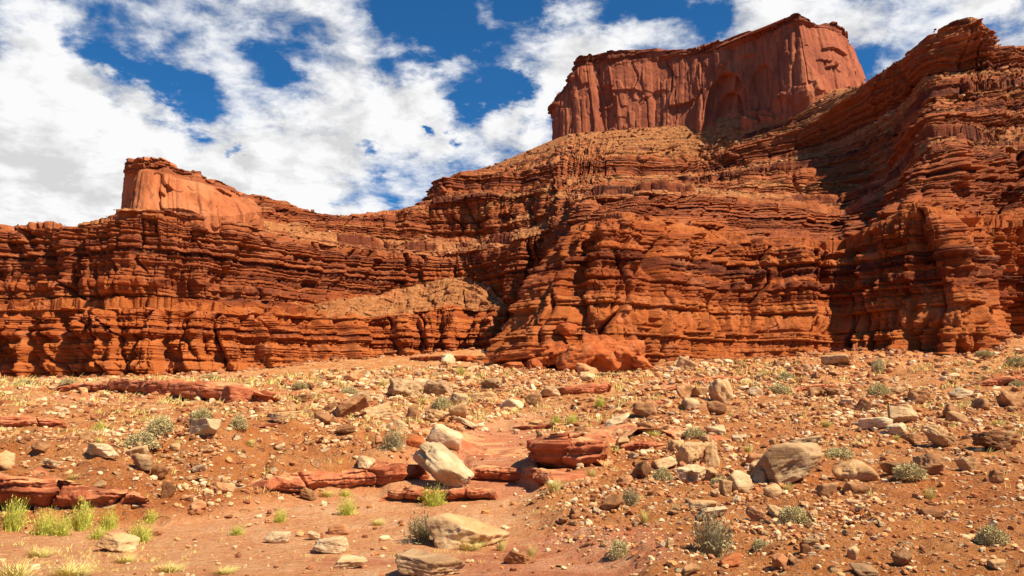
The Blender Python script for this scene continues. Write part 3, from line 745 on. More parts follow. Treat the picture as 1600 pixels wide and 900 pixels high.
# ------------------------------------------------------------------ rocks
import bmesh
_ico = {}
def ico(n):
    if n not in _ico:
        bm = bmesh.new(); bmesh.ops.create_icosphere(bm, subdivisions=n, radius=1)
        V = np.array([v.co for v in bm.verts]); F = np.array([[v.index for v in f.verts] for f in bm.faces]); bm.free()
        _ico[n] = (V / np.linalg.norm(V, axis=1)[:, None], F)
    return _ico[n]
def rot(ax, a):
    return np.array(Matrix.Rotation(a, 3, ax))
SHAPES = {'block': (38, 6, .075), 'round': (7, 10, .06), 'slab': (34, 5, .08), 'jag': (40, 9, .15), 'wedge': (34, 5, .09)}
def rock_shape(seed, shape, n=4, dents=()):
    p, k, nz = SHAPES[shape]
    r = np.random.RandomState(seed)
    d, F = ico(n)
    N = r.randn(k, 3); N /= np.linalg.norm(N, axis=1)[:, None]
    ax = np.array([[1, 0, 0], [-1, 0, 0], [0, 1, 0], [0, -1, 0], [0, 0, 1], [0, 0, -1]], float) + r.randn(6, 3) * .24
    ax /= np.linalg.norm(ax, axis=1)[:, None]
    N = np.concatenate([N, ax]); h = np.concatenate([r.uniform(.62, 1.0, k), r.uniform(.75, 1.0, 6)])
    if shape == 'wedge': h[k + 0] = .55; N[k + 0] = np.array([.55, -.1, .83])
    rad = ((np.maximum(d @ N.T, 0) / h) ** p).sum(1) ** (-1 / p)
    V = d * rad[:, None]
    o = r.uniform(0, 50, 3)
    disp = nz * pn3(V * 1.6 + o) + nz * .6 * pn3(V * 3.7 + o) + nz * .35 * pn3(V * 8 + o) + nz * .2 * pn3(V * 17 + o)
    # splits along the bedding, and chipped corners
    bed = np.abs(pn2(V[:, 2] * 3.1 + .3 * pn3(V * 1.5 + o), np.full(len(V), o[0]), 3))
    disp -= .06 * np.exp(-(bed / .07) ** 2) * (1 if shape in ('slab', 'jag', 'block') else .3)
    chip = pn3(V * 2.6 + o + 9)
    disp -= nz * .9 * sstep(.28, .42, chip)
    V = V + d * disp[:, None]
    for c, rr, dp in dents:
        c = np.array(c, float); c /= np.linalg.norm(c)
        w = 1 - sstep(.55, 1.0, np.linalg.norm(d - c, axis=1) / rr)
        V = V - c * (w * dp)[:, None]
    lo, hi = V.min(0), V.max(0)
    return (V - (lo + hi) / 2) / (hi - lo), F
def rock_mesh(name, seed, shape, dims, tilt=0, pitch=0, yaw=None, n=4, dents=(), smooth=True):
    V, F = rock_shape(seed, shape, n, dents)
    r = np.random.RandomState(seed + 5)
    V = V * np.array(dims) * [1, 1, 1 - min(.45, abs(tilt) / 60)]
    V = V @ rot('Z', r.uniform(-.5, .5) if yaw is None else yaw).T @ rot('X', pitch).T @ rot('Y', radians(tilt)).T
    lo, hi = V.min(0), V.max(0)       # stretch back to the size the photograph shows
    V[:, 0] *= dims[0] / (hi[0] - lo[0]); V[:, 2] *= dims[2] / (hi[2] - lo[2])
    V[:, 2] -= V[:, 2].min()
    return mesh_np(name, V, tris=F, smooth=smooth)

# (px, py of the middle, width px, height px, stone, tilt, shape, label)
HERO = [
 (181,849,58,27,'tan',8,'slab','flat tan boulder beside the tallest green bushes'),
 (325,667,48,24,'pale',-6,'slab','pale overhanging flat rock on the left bank crest'),
 (153,703,49,18,'pale',0,'slab','long pale slab lying on the left bank'),
 (216,706,34,17,'tan',-12,'slab','tilted tan slab in front of the grey sagebrush'),
 (132,684,22,15,'brown',-10,'block','brown block beside a yellow tuft, left bank'),
 (93,762,30,15,'pale',-14,'slab','pale flat stone resting on the red ledge lip'),
 (262,766,18,26,'brown',10,'block','upright brown stone on the rubble mound'),
 (247,739,26,24,'brown',-20,'jag','jagged brown block at the red ledge end'),
 (6,721,24,28,'tan',0,'block','tan block cut by the left picture edge'),
 (319,703,22,11,'brown',0,'slab','dark flat stone on the mound top'),
 (241,698,20,13,'brown',0,'block','small brown block behind the tilted tan slab'),
 (62,700,26,16,'brown',8,'block','dark brown boulder among pale stones, far left'),
 (352,763,26,16,'pink',-5,'slab','pinkish slab low on the mound side'),
 (308,792,24,18,'pink',0,'block','stacked pinkish blocks at the mound foot'),
 (311,731,22,12,'pale',0,'slab','cream flat stone halfway up the rubble mound'),
 (540,637,60,36,'brown',-28,'slab','large dark brown slab tilted up to the right'),
 (629,608,52,32,'grey',6,'jag','big grey brown angular boulder on the crest'),
 (686,608,48,26,'grey',0,'block','squat grey boulder right of the crest boulder'),
 (590,643,44,25,'tan',-5,'block','tan boulder leaning behind the dark tilted slab'),
 (647,649,23,25,'brown',0,'round','rounded brown boulder above the leaning white slab'),
 (695,684,51,36,'pale',14,'round','smooth rounded pale boulder above the wash'),
 (684,730,92,62,'pale',36,'slab','large white slab leaning into the wash'),
 (652,691,31,19,'orange',0,'round','orange rounded rock touching the leaning white slab'),
 (727,662,37,17,'pale',32,'slab','narrow pale slab sliding down behind the wash'),
 (731,833,120,46,'tan',0,'wedge','broad tan boulder sitting in the sandy wash'),
 (672,885,98,32,'grey',6,'slab','flat grey slab at the bottom picture edge'),
 (546,881,50,15,'tan',-4,'slab','thin tan slab lying in the sandy wash'),
 (517,853,46,24,'pale',8,'block','white chunky stone in the sandy wash'),
 (433,841,35,17,'pale',-6,'slab','pale stone beside pebbles, left wash edge'),
 (489,838,18,13,'pale',10,'block','small white stone above the white chunky stone'),
 (528,828,34,15,'pink',-8,'slab','pink flat slab in the wash gravel'),
 (623,667,21,21,'tan',12,'block','tan upright stone under the rounded brown boulder'),
 (717,624,31,18,'pale',0,'jag','pale jagged stone right of the squat grey boulder'),
 (715,643,28,21,'tan',0,'block','tan block above the narrow sliding slab'),
 (754,620,46,14,'tan',-3,'slab','low tan slab on the rubble at mid slope'),
 (538,672,31,12,'brown',0,'slab','brown flat rock below the dark tilted slab'),
 (437,698,17,12,'pale',-25,'slab','small cream stone on bare orange soil'),
 (562,624,32,24,'grey',-18,'jag','grey block standing behind the dark tilted slab'),
 (725,745,18,24,'pale',12,'block','pale stump beside the leaning white slab'),
 (436,654,44,19,'tan',-6,'slab','low tan hump in the middle of the left slope'),
 (474,622,28,12,'brown',0,'slab','brown block lying on the thin dark ledge'),
 (967,657,38,21,'pale',-16,'round','pale hollowed rock like a cup'),
 (911,675,31,14,'brown',0,'slab','dark layered rock beside two green tufts'),
 (1010,643,38,23,'brown',6,'block','brown angular boulder right of the hollowed rock'),
 (1080,632,26,20,'grey',0,'round','pale grey rounded stone on the right slope'),
 (1130,614,36,38,'tan',-16,'jag','tall jagged tan boulder under the dark ledge'),
 (1068,612,26,21,'brown',0,'block','brown block left of the tall jagged boulder'),
 (1093,614,28,16,'tan',0,'slab','tan rock between the brown and jagged boulders'),
 (1121,638,30,20,'brown',10,'block','brown rock below the tall jagged boulder'),
 (1074,570,32,24,'tan',0,'wedge','tan boulder standing alone at the prow foot'),
 (1082,712,50,34,'tan',-24,'wedge','overhanging tan rock leaning up the right bank'),
 (1113,711,25,40,'tan',10,'jag','upright cracked slab beside the overhanging rock'),
 (1006,735,28,26,'brown',-34,'slab','leaning brown slab at the red block end'),
 (1082,745,44,30,'pale',0,'jag','pale hollow rock below the overhanging tan rock'),
 (1037,725,36,20,'tan',-14,'slab','tan slab between leaning slab and overhanging rock'),
 (1156,756,36,34,'pale',-16,'block','pale upright block on the right bank'),
 (1135,764,20,24,'tan',0,'block','tan block touching the pale upright block'),
 (1186,720,36,19,'pink',5,'slab','pinkish flat slab left of the great boulder'),
 (1111,802,44,15,'pale',-10,'slab','white banded slab above the large dry bush'),
 (1099,791,39,13,'tan',-4,'slab','tan slab resting behind the white banded slab'),
 (956,787,32,21,'brown',-22,'slab','brown stone at the wash bank corner'),
 (812,872,46,20,'brown',10,'slab','dark flat slab edge standing in the wash'),
 (1078,890,28,15,'tan',-8,'slab','tan slab at the bottom edge, right bank'),
 (1142,877,32,18,'orange',-15,'block','orange block near the large dry bush'),
 (1180,612,22,15,'pale',0,'block','pale stone right of the tall jagged boulder'),
 (1154,684,22,10,'pale',0,'slab','bright white stone on bare right slope'),
 (1239,727,98,60,'grey',-16,'block','great angular brown boulder on the right slope'),
 (1258,693,60,22,'grey',-12,'jag','jagged grey rock behind the great angular boulder'),
 (1342,739,62,32,'tan',-10,'round','tan boulder propped on two smaller blocks'),
 (1294,768,27,24,'brown',0,'block','brown block under the propped boulder'),
 (1340,766,40,22,'brown',6,'block','reddish block supporting the propped boulder'),
 (1457,727,48,33,'brown',6,'block','dark brown square boulder, right slope'),
 (1410,649,48,25,'grey',4,'block','grey boulder among pale stones, upper right slope'),
 (1370,662,50,18,'pale',-4,'slab','pale low slab beside the grey upper boulder'),
 (1558,690,58,28,'brown',8,'jag','dark jagged cluster rock near the right edge'),
 (1580,627,32,24,'brown',16,'block','black brown tilted block, far right'),
 (1471,684,44,34,'tan',20,'jag','tan hunched rock with a white foot'),
 (1430,686,32,14,'brown',6,'slab','brown slab left of the hunched rock'),
 (1405,672,32,18,'pale',10,'jag','pale split rock below the grey upper boulder'),
 (1309,563,46,17,'grey',-4,'slab','dark flat capstone at the cliff foot'),
 (1504,614,30,16,'pale',-6,'slab','pale slab high on the right slope'),
 (1461,805,32,13,'brown',0,'slab','low dark brown stone on open orange soil'),
 (1274,614,26,17,'brown',-10,'block','dark block high on the slope beside sagebrush'),
 (1514,727,34,22,'tan',8,'block','tan block right of the dark square boulder'),
 (1558,746,20,21,'brown',18,'jag','small dark jagged stone by the right edge'),
 (1399,732,33,18,'brown',-8,'slab','brown wedge between propped and square boulders'),
 (1348,635,25,20,'brown',8,'block','brown pointed stone left of the grey boulder'),
 (1334,866,18,20,'tan',10,'block','tan upright stone near the bottom right'),
 (1352,892,34,14,'grey',0,'slab','grey tan slab cut by the bottom edge'),
 (1220,877,26,19,'pink',-12,'block','pink block near the bottom edge'),
 (1257,859,17,15,'brown',0,'block','small dark block above the pink block'),
 (1208,768,26,20,'tan',-10,'round','tan rounded rock under the great angular boulder'),
 (1488,643,30,20,'brown',10,'block','brown boulder on the upper far right slope'),
 (1436,620,36,20,'brown',6,'jag','brown cracked rock below the rightmost sagebrush row'),
 (1558,883,24,14,'tan',4,'slab','tan stone in the bottom right corner'),
 (780,538,30,14,'grey',0,'block','grey fallen block at the talus foot'),
 (268,607,44,26,'red',4,'block','big red block in the middle of the overhanging ledge'),
 (318,612,52,30,'red',-4,'block','largest red block at the overhanging ledge end'),
 (368,616,48,26,'red',6,'slab','red slab block third along the overhanging ledge'),
 (410,620,36,18,'red',-5,'slab','small red block closing the overhanging ledge'),
 (1190,745,26,20,'pale',8,'block','pale block touching the great angular boulder'),
 (1060,700,30,22,'tan',12,'jag','tan jagged stone behind the overhanging tan rock'),
 (1120,672,34,14,'pale',-4,'slab','white slab on the slope above the cracked slab'),
 (1010,668,32,15,'brown',8,'slab','brown slab behind the low red tongue'),
 (860,612,30,16,'grey',0,'block','grey block on the shadowed ledge'),
 (800,632,36,16,'pale',-6,'slab','pale slab above the pink bedrock floor'),
 (770,600,34,18,'grey',5,'jag','grey rock in the rubble below the talus'),
 (835,625,28,18,'brown',-8,'block','brown block left of the shadowed ledge'),
 (655,600,30,16,'pale',0,'slab','pale slab behind the big crest boulder'),
 (505,655,30,20,'brown',10,'block','brown block left of the dark tilted slab'),
]
SPECIAL_DENT = {'large white slab leaning into the wash': [((-.75,-.5,-.6), .8, .22)], 'pale hollowed rock like a cup': [((.25,-.75,.6), .62, .30)],
                'pale hollow rock below the overhanging tan rock': [((.1,-.9,-.1), .6, .35)]}
anchors = []     # (px, py, label) of everything a small stone can be described by
placed = []
for i, (px, py, w, h, stone, tilt, shape, label) in enumerate(HERO):
    b = hit(px, py + h * .42)
    k = b[1] / 1200 * 1.08
    W, H = w * k, h * k * 1.12
    dep = W * (.8 if shape != 'slab' else .75)
    if shape == 'slab': dep = max(dep, H * 1.2)
    n = 5 if w > 40 else 4
    dn = SPECIAL_DENT.get(label, ())
    me = rock_mesh('boulder', 100 + i, shape, (W, dep, H), tilt, n=n, dents=dn)
    o = link('boulder' if w > 30 else 'rock', me, ROCKM[stone])
    o.location = (b[0], b[1] + dep * .12, b[2] - H * .17)
    tag(o, label, 'boulder' if w > 30 else 'rock', 'boulders lying on the desert slope')
    anchors.append((px, py, label)); placed.append((b[0], b[1], W * .5))

# ------------------------------------------------------------------ bedrock ledges cropping out of the slope
def ledge(lip, base, back, label, mat='red', cover=False, seed=1, under=1.0, name='rock_ledge'):
    mat = ROCKM[mat]
    pts, hs = base[:, :3], base[:, 3]
    C = base
    D = pts[:, 1].mean()
    nseg = len(C) - 1
    ln = np.linalg.norm(np.diff(pts[:, :2], axis=0), axis=1).sum()
    nu = int(np.clip(ln / D * 768 * 1.6, 60, 460))
    t = np.linspace(0, nseg, nu)
    L = np.stack([np.interp(t, np.arange(nseg + 1), C[:, k]) for k in range(4)], 1)
    for _ in range(max(4, nu // 12)): L[1:-1] = (L[:-2] + L[1:-1] * 2 + L[2:]) / 4
    s = np.concatenate([[0], np.cumsum(np.linalg.norm(np.diff(L[:, :2], axis=0), axis=1))])
    hm = hs.mean()
    tg = np.gradient(L[:, :2], axis=0); tg /= np.linalg.norm(tg, axis=1)[:, None] + 1e-9
    out = np.stack([tg[:, 1], -tg[:, 0]], 1)
    for _ in range(20): out[1:-1] = (out[:-2] + out[1:-1] + out[2:]) / 3
    L[:, :2] += out * (hm * (1.0 * pn2(s / (hm * 5), s * 0, seed + 11) + .5 * pn2(s / (hm * 1.6), s * 0, seed + 12)))[:, None]
    f_ = np.minimum(s, s[-1] - s) / s[-1]
    sink = sstep(0, .075, f_)                        # the ends dive under the soil
    th = L[:, 3] * (.75 + .25 * sink) * (1 + .22 * pn2(s / (hm * 4), s * 0, seed + 13))
    zoff = -(1 - sink) * L[:, 3] * 1.0
    nose = np.array([(-.16, -.01), (-.04, -.06), (.05, -.18), (.08, -.32), (.06, -.48), (-.02, -.62), (-.2 * under, -.74), (-.55 * under, -.84), (-.9 * under, -1.0), (-1.0 * under, -1.4)])
    nose = np.stack([np.interp(np.linspace(0, 9, 34), np.arange(10), nose[:, k]) for k in (0, 1)], 1)
    o_back = -np.linspace(1, 0, 44 if cover else 26) ** 1.3
    rows = []
    for ob in o_back:
        o = ob * back - .18 * th
        X, Y = L[:, 0] + out[:, 0] * o, L[:, 1] + out[:, 1] * o
        g = ground_z(X, Y); f = -ob
        lipz = L[:, 2] + th + zoff
        if cover:
            z = np.maximum(lipz * (1 - f ** .35) + (g + .05) * f ** .35, g + .04)
            z = z + .07 * np.floor(2.5 * pn2(X / 5, Y / 1.6, seed) + .3 * pn2(X, Y, seed)) - .25 * sstep(.8, 1, f)
        else:
            gg = np.minimum(g, lipz + .25 * f * back)
            z = lipz * (1 - sstep(0, .45, f)) + (gg - .02) * sstep(0, .45, f) + th * .12 * pn2(X / (hm * 2), Y / (hm * 1.2), seed + 14) - .3 * th * sstep(.35, 1, f)
        rows.append(np.stack([X, Y, z], -1))
    for oo, zz in nose:
        o = oo * th
        rows.append(np.stack([L[:, 0] + out[:, 0] * o, L[:, 1] + out[:, 1] * o, L[:, 2] + th * (1 + zz) + zoff], -1))
    V = np.stack(rows)
    nb = len(o_back); R = len(rows)
    v = np.arange(R)[:, None]; S = s[None] + 0 * v
    prof = sstep(nb * .5, nb, v)
    vz = (V[..., 2] - L[None, :, 2]) / hm
    # split into blocks by joints, each block set a little forward or back
    ck = S / (hm * 3.0) + .35 * pn2(S / (hm * 4), vz * .6, seed + 15); ci = np.floor(ck).astype(np.int64)
    blk = (rnd(ci, seed) - .5) * .42 * hm
    joint = -hm * .42 * np.exp(-(np.minimum(ck - ci, 1 - ck + ci) / .035) ** 2) * (rnd(ci, seed + 3) > .3)
    lump = hm * (.22 * (billow(S / (hm * 3.2), v / 60., seed) - .5) + .20 * pn2(S / (hm * 1.1), vz * 1.2, seed + 1) + .11 * pn2(S / (hm * .4), vz * 3, seed + 2) + .05 * pn2(S / (hm * .15), vz * 7, seed + 9))
    gz = vz * 3.4 + .35 * pn2(S / (hm * 3), vz, seed + 3)
    groove = -hm * .26 * np.exp(-((np.mod(gz, 1) - .5) / .07) ** 2) * sstep(-.2, .3, pn2(S / (hm * 2), np.floor(gz) * 3, seed + 8)) + hm * .24 * (rnd(np.floor(gz).astype(np.int64) + 9, seed) - .5)
    d = (lump + groove + joint + blk) * prof
    V[..., 0] += out[None, :, 0] * d; V[..., 1] += out[None, :, 1] * d
    V[..., 2] += hm * (.09 * pn2(S / (hm * 1.6), v / 9., seed + 6) + .05 * pn2(S / (hm * .5), v / 3., seed + 7)) * (1 if not cover else .35)
    me = mesh_np(name, V, quads_of(R, nu).reshape(-1, 4)[:, ::-1])
    ob = tag(link(name, me, mat), label, 'rock ledge', 'bedrock ledges cropping out of the slope')
    m = lip[len(lip) // 2]
    anchors.append((m[0], (m[1] + m[2]) / 2, label))
    return ob
for i, (lip, back, label, opt) in enumerate(LEDGES):
    ledge(lip, LIPS[i], back, label, seed=3 + i * 5, **opt)
# rounded blocks fallen from, and leaning on, the prow
for i, (px, py, w, h, sh, tilt, D, label) in enumerate([
    (945,552,70,66,'block',6,122,'huge smooth orange block at the prow foot, left half in shade'),
    (987,557,50,54,'jag',-6,122,'cracked orange block leaning on the prow nose'),
    (905,560,70,54,'block',-14,121,'broad sloping orange block left of the huge block'),
    (862,554,74,44,'jag',-14,123,'rounded orange hump low on the prow flank'),
    (888,514,34,20,'round',0,126,'small balanced cap block above the sloping blocks'),
    (835,570,24,22,'block',0,118,'round orange boulder at the prow left corner'),
    (810,555,90,20,'slab',-4,124,'long low orange slab left of the prow'),
    (1002,568,30,26,'block',8,121,'squarish orange block in front of the prow'),
    (800,572,34,14,'slab',0,118,'flat dark slab lying before the prow')]):
    c = P(px, py + h / 2, D); k = D / 1200
    me = rock_mesh('boulder', 700 + i, sh, (w * k * 1.06, w * k, h * k * 1.1), tilt, n=5)
    o = link('boulder', me, M_OUT); o.location = (c[0], c[1] + w * k * .3, c[2] - h * k * .08)
    tag(o, label, 'boulder', 'orange blocks fallen at the prow foot'); anchors.append((px, py, label))

# ------------------------------------------------------------------ the smaller countable rocks
rr = np.random.RandomState(99)
variants = {}
for sh in ('block', 'slab', 'jag', 'round'):
    for k in range(5):
        dims = {'block': (1, .85, .7), 'slab': (1, .8, .35), 'jag': (1, .8, .65), 'round': (1, .85, .7)}[sh]
        for st in ('tan', 'pale', 'brown', 'grey', 'pink'):
            variants[sh, k, st] = None
def variant(sh, k, st):
    if variants[sh, k, st] is None:
        dims = {'block': (1, .85, .7), 'slab': (1, .8, .38), 'jag': (1, .8, .65), 'round': (1, .85, .7)}[sh]
        variants[sh, k, st] = rock_mesh('rock', 900 + k * 7 + len(sh) * 131, sh, dims, n=4)
        variants[sh, k, st].materials.append(ROCKM[st])
    return variants[sh, k, st]
dens_blobs = [(620, 625, 130, 40, 2.2), (700, 640, 90, 40, 2.0), (820, 590, 120, 25, 1.6), (300, 750, 70, 45, 2.2), (200, 700, 90, 40, 1.2), (900, 790, 90, 60, 1.0),
              (1080, 740, 90, 50, 1.8), (1430, 660, 160, 45, 1.9), (1250, 850, 180, 60, 1.0), (560, 700, 90, 40, 1.3), (480, 820, 80, 40, .9), (1150, 600, 200, 30, 1.2), (1000, 680, 80, 40, 1.0), (720, 545, 60, 22, 1.8)]
def rock_density(px, py):
    d = .35
    for bx, by, sx, sy, w in dens_blobs: d = d + w * np.exp(-((px - bx) / sx) ** 2 - ((py - by) / sy) ** 2)
    return d
SHORT = {'tan': 'tan', 'pale': 'pale', 'brown': 'dark brown', 'grey': 'grey', 'pink': 'pinkish'}
SHP = {'block': 'blocky', 'slab': 'flat', 'jag': 'jagged', 'round': 'rounded'}
used_labels = {a[2] for a in anchors}
count = 0
while count < 245:
    px, py = rr.uniform(5, 1595), rr.uniform(568, 893)
    if rr.rand() > rock_density(px, py) / 2.6: continue
    b = hit(px, py)
    if b[1] > 150: continue
    if wash_mask(b[0], b[1]) > .5 and rr.rand() < .85: continue
    s_px = float(np.clip(11 * rr.pareto(2.3) + 11, 11, 34))
    W = s_px * b[1] / 1200
    if any(math.hypot(b[0] - x, b[1] - y) < (q + W * .5) * .8 for x, y, q in placed): continue
    st = rr.choice(['tan', 'pale', 'brown', 'grey', 'pink'], p=[.34, .13, .28, .08, .17])
    sh = rr.choice(['block', 'slab', 'jag', 'round'], p=[.32, .42, .22, .04])
    cand = sorted(anchors, key=lambda a: math.hypot(a[0] - px, 1.6 * (a[1] - py)))[:6]
    lab = None
    for ax, ay, al in cand:
        dx, dy = px - ax, py - ay
        if abs(dx) > 2.2 * abs(dy): rel = 'left of' if dx < 0 else 'right of'
        elif abs(dy) > 1.3 * abs(dx): rel = 'behind' if dy < 0 else 'in front of'
        else: rel = ('left behind', 'right behind', 'left below', 'right below')[(dx > 0) + 2 * (dy > 0)]
        txt = f"{'small' if s_px < 15 else 'medium'} {SHORT[st]} {SHP[sh]} stone {rel} the {al}".split(' ')
        txt = ' '.join(txt[:16])
        if len(txt.split()) <= 16 and txt not in used_labels and txt.endswith(al): lab = txt; break
    if lab is None: continue
    used_labels.add(lab)
    o = bpy.data.objects.new('rock', variant(sh, rr.randint(5), st)); COL.objects.link(o)
    f = W * np.array([rr.uniform(.9, 1.1), rr.uniform(.8, 1.1), rr.uniform(.8, 1.15)])
    o.scale = f; o.rotation_euler = (rr.uniform(-.3, .3), rr.uniform(-.4, .4), rr.uniform(0, 6.28))
    o.location = (b[0], b[1], b[2] - .2 * f[2] * .5)
    tag(o, lab, 'rock', 'loose stones on the desert slope')
    placed.append((b[0], b[1], W * .5)); count += 1

# ------------------------------------------------------------------ gravel nobody could count, and rubble on the cliff's benches
def scatter(name, pts, size, mat, label, seed, n=1, sink=.32, flat=.58):
    r = np.random.RandomState(seed)
    base = []
    for k in range(14):
        V, F = rock_shape(3000 + seed * 50 + k, ['slab', 'block', 'slab', 'jag'][k % 4], n)
        base.append(V)
    F = ico(n)[1]; nv = len(base[0])
    N = len(pts)
    out = np.empty((N, nv, 3), np.float32)
    kind = r.randint(0, 14, N); a = r.uniform(0, 6.28, N); sc = size[:, None] * r.uniform(.7, 1.25, (N, 3)) * [1, 1, flat]
    tl = r.uniform(-.4, .4, N)
    for k in range(14):
        m = kind == k
        V = base[k][None] * sc[m][:, None]
        c, s_ = np.cos(tl[m])[:, None], np.sin(tl[m])[:, None]
        x, y, z = V[..., 0], V[..., 1], V[..., 2]
        x, z = x * c + z * s_, -x * s_ + z * c
        c, s_ = np.cos(a[m])[:, None], np.sin(a[m])[:, None]
        out[m] = np.stack([x * c - y * s_, x * s_ + y * c, z], -1) + pts[m][:, None]
    out[..., 2] += (size * flat * (.5 - sink))[:, None]
    Fs = (F[None] + (np.arange(N) * nv)[:, None, None]).reshape(-1, 3)
    me = mesh_np(name, out, tris=Fs, smooth=False)
    attr(me, 'tone', np.repeat(r.rand(N), nv))
    return tag(link(name, me, mat), label, name, kind='stuff')
def rubble_material(name, stops):
    m, nt, b = new_mat(name, .9)
    a = node(nt, 'ShaderNodeAttribute', attribute_name='tone').outputs['Fac']
    c = ramp(nt, a, stops)
    p = geo_pos(nt)
    c = mixc(nt, mapr(nt, noise(nt, p, 6, 6, .7), .45, .65, 0, .4), c, mixc(nt, .5, c, (.3, .12, .06)))
    nt.links.new(c, b.inputs['Base Color'])
    bump(nt, b, noise(nt, p, 22, 6, .7), .5, .02)
    return m
M_GRAV = rubble_material('mixed_gravel', [(0, (.20, .07, .028)), (.25, (.40, .15, .055)), (.45, (.55, .25, .09)), (.7, (.64, .38, .17)), (.92, (.76, .55, .32)), (1, (.24, .12, .06))])
M_TALUS = rubble_material('talus_blocks', [(0, (.16, .05, .02)), (.4, (.32, .11, .04)), (.75, (.42, .18, .075)), (1, (.54, .32, .17))])
r = np.random.RandomState(5)
def gravel_points(N, smin, smax, al, yhi):
    Y = np.exp(r.uniform(math.log(6.8), math.log(yhi), N)); a = r.uniform(-.74, .74, N); X = a * Y
    s = smin * (1 - r.rand(N) * (1 - (smin / smax) ** al)) ** (-1 / al)
    px = a * 1200 + 800
    py = project(np.stack([X, Y, ground_base(X, Y)], -1))[1]
    clus = sstep(-.25, .45, fbm2(X / Y * 11, np.log(Y) * 8, 4, 61, .6))
    w = wash_mask(X, Y)
    pr = (.34 + .66 * clus) * (1 - .82 * w) * np.clip(rock_density(px, py) / 1.5, .3, 1)
    k = r.rand(N) < pr
    X, Y, s = X[k], Y[k], s[k]
    return np.stack([X, Y, ground_z(X, Y)], -1), s * Y
p_, s_ = gravel_points(170000, .0011, .006, 1.4, 130)
scatter('gravel', p_, s_, M_GRAV, 'small loose gravel strewn over the orange soil', 1, n=1)
p_, s_ = gravel_points(46000, .0036, .0105, 1.15, 125)
scatter('stones', p_, s_, M_GRAV, 'fist to head sized stones littering the whole slope', 2, n=2, sink=.18, flat=.68)
# rubble
pr = (CT > .5) & (CL > 1.95) & (CL < 9) & (CV[..., 1] < 460)
idx = np.flatnonzero(pr.ravel()); Vf = CV.reshape(-1, 3)
qx, qy = project(Vf[idx]); ok = (qx > -150) & (qx < 1750); idx = idx[ok]
idx = r.choice(idx, 7000)
D_ = np.linalg.norm(Vf[idx], axis=1)
s_ = .0013 * (1 - r.rand(len(idx)) * (1 - (.0013 / .009) ** 2.0)) ** (-1 / 2.0) * D_
scatter('talus_rubble', Vf[idx] + r.randn(len(idx), 3) * .5 * [1, 1, .1], s_, M_TALUS, 'broken blocks strewn over the benches between the cliff bands', 3, n=1, sink=.35)

# broken blocks along the foot of the walls
rowi = int(np.argmin(np.abs(CL[:, 0] - 1.0)))
foot = CV[rowi]
fx = project(foot)[0]; ci_ = np.flatnonzero((fx > -100) & (fx < 1700))
ci_ = r.choice(ci_, 3600)
u = 1 - .11 * r.rand(len(ci_)) ** 1.8
X_, Y_ = foot[ci_, 0] * u, foot[ci_, 1] * u
k_ = fbm2(X_ / 9, Y_ / 9, 3, 81) + .25 > r.uniform(-.1, .6, len(X_))
X_, Y_ = X_[k_], Y_[k_]
s_ = .0022 * (1 - r.rand(len(X_)) * (1 - (.0022 / .011) ** 1.5)) ** (-1 / 1.5) * Y_
scatter('rubble', np.stack([X_, Y_, ground_z(X_, Y_)], -1), s_, M_TALUS, 'broken orange blocks piled along the foot of the cliffs', 4, n=2, sink=.25, flat=.75)
# ------------------------------------------------------------------ plants
M_GREEN = plant_material('fresh_green_stems', (.30, .31, .03), (.66, .62, .12))
M_SAGE = plant_material('grey_green_sage', (.38, .30, .12), (.66, .54, .27))
M_STRAW = plant_material('dry_straw_grass', (.48, .37, .085), (.72, .60, .21))
M_DRY = plant_material('dry_olive_twigs', (.24, .19, .085), (.46, .37, .19))
M_TWIG = plant_material('grey_brown_twigs', (.16, .11, .07), (.30, .22, .15))
def blades(r, n, h, w, lean, curve, base_r):
    az = r.uniform(0, 6.28, n); br = base_r * np.sqrt(r.rand(n)); ba = r.uniform(0, 6.28, n)
    ln = lean * np.sqrt(r.uniform(.01, 1, n)); H = h * r.uniform(.35, 1, n) ** .8 * (1 - .45 * (ln / max(lean, .01)) ** 2)
    seg = 4; V = []
    for k in range(seg + 1):
        f = k / seg
        rad = H * (ln * f + curve * f * f)
        c = np.stack([br * np.cos(ba) + np.cos(az) * rad, br * np.sin(ba) + np.sin(az) * rad, H * (f - .25 * curve * f * f) - .02], -1)
        ww = w * (1 - .85 * f)
        side = np.stack([-np.sin(az + .6), np.cos(az + .6), 0 * az], -1) * (ww / 2)
        V += [c - side, c + side]
    V = np.stack(V, 1)
    q = np.array([[2 * k, 2 * k + 1, 2 * k + 3, 2 * k + 2] for k in range(seg)])
    Q = (q[None] + (np.arange(n) * 2 * (seg + 1))[:, None, None]).reshape(-1, 4)
    tone = np.repeat(r.rand(n) * .6, 2 * (seg + 1)) + np.tile(np.repeat(np.arange(seg + 1) / seg, 2), n) * .4
    return V.reshape(-1, 3), Q, tone
def leaves(r, n, R, h, size):
    d = r.randn(n, 3); d[:, 2] = np.abs(d[:, 2]); d /= np.linalg.norm(d, axis=1)[:, None]
    lump = 1 + .35 * pn3(d * 2.2 + r.uniform(0, 40))
    rad = (.55 + .45 * r.rand(n) ** .5) * lump
    c = d * rad[:, None] * [R, R, h] + [0, 0, h * .04]
    u = r.randn(n, 3) + d * .8 + [0, 0, .6]; u /= np.linalg.norm(u, axis=1)[:, None]
    v = np.cross(u, r.randn(n, 3)); v /= np.linalg.norm(v, axis=1)[:, None]
    L = size * r.uniform(.7, 1.5, n)[:, None]
    V = np.stack([c - v * L * .16, c + v * L * .16, c + u * L + v * L * .10, c + u * L - v * L * .10], 1).reshape(-1, 3)
    return V, np.arange(n * 4).reshape(-1, 4), np.repeat(r.rand(n), 4)
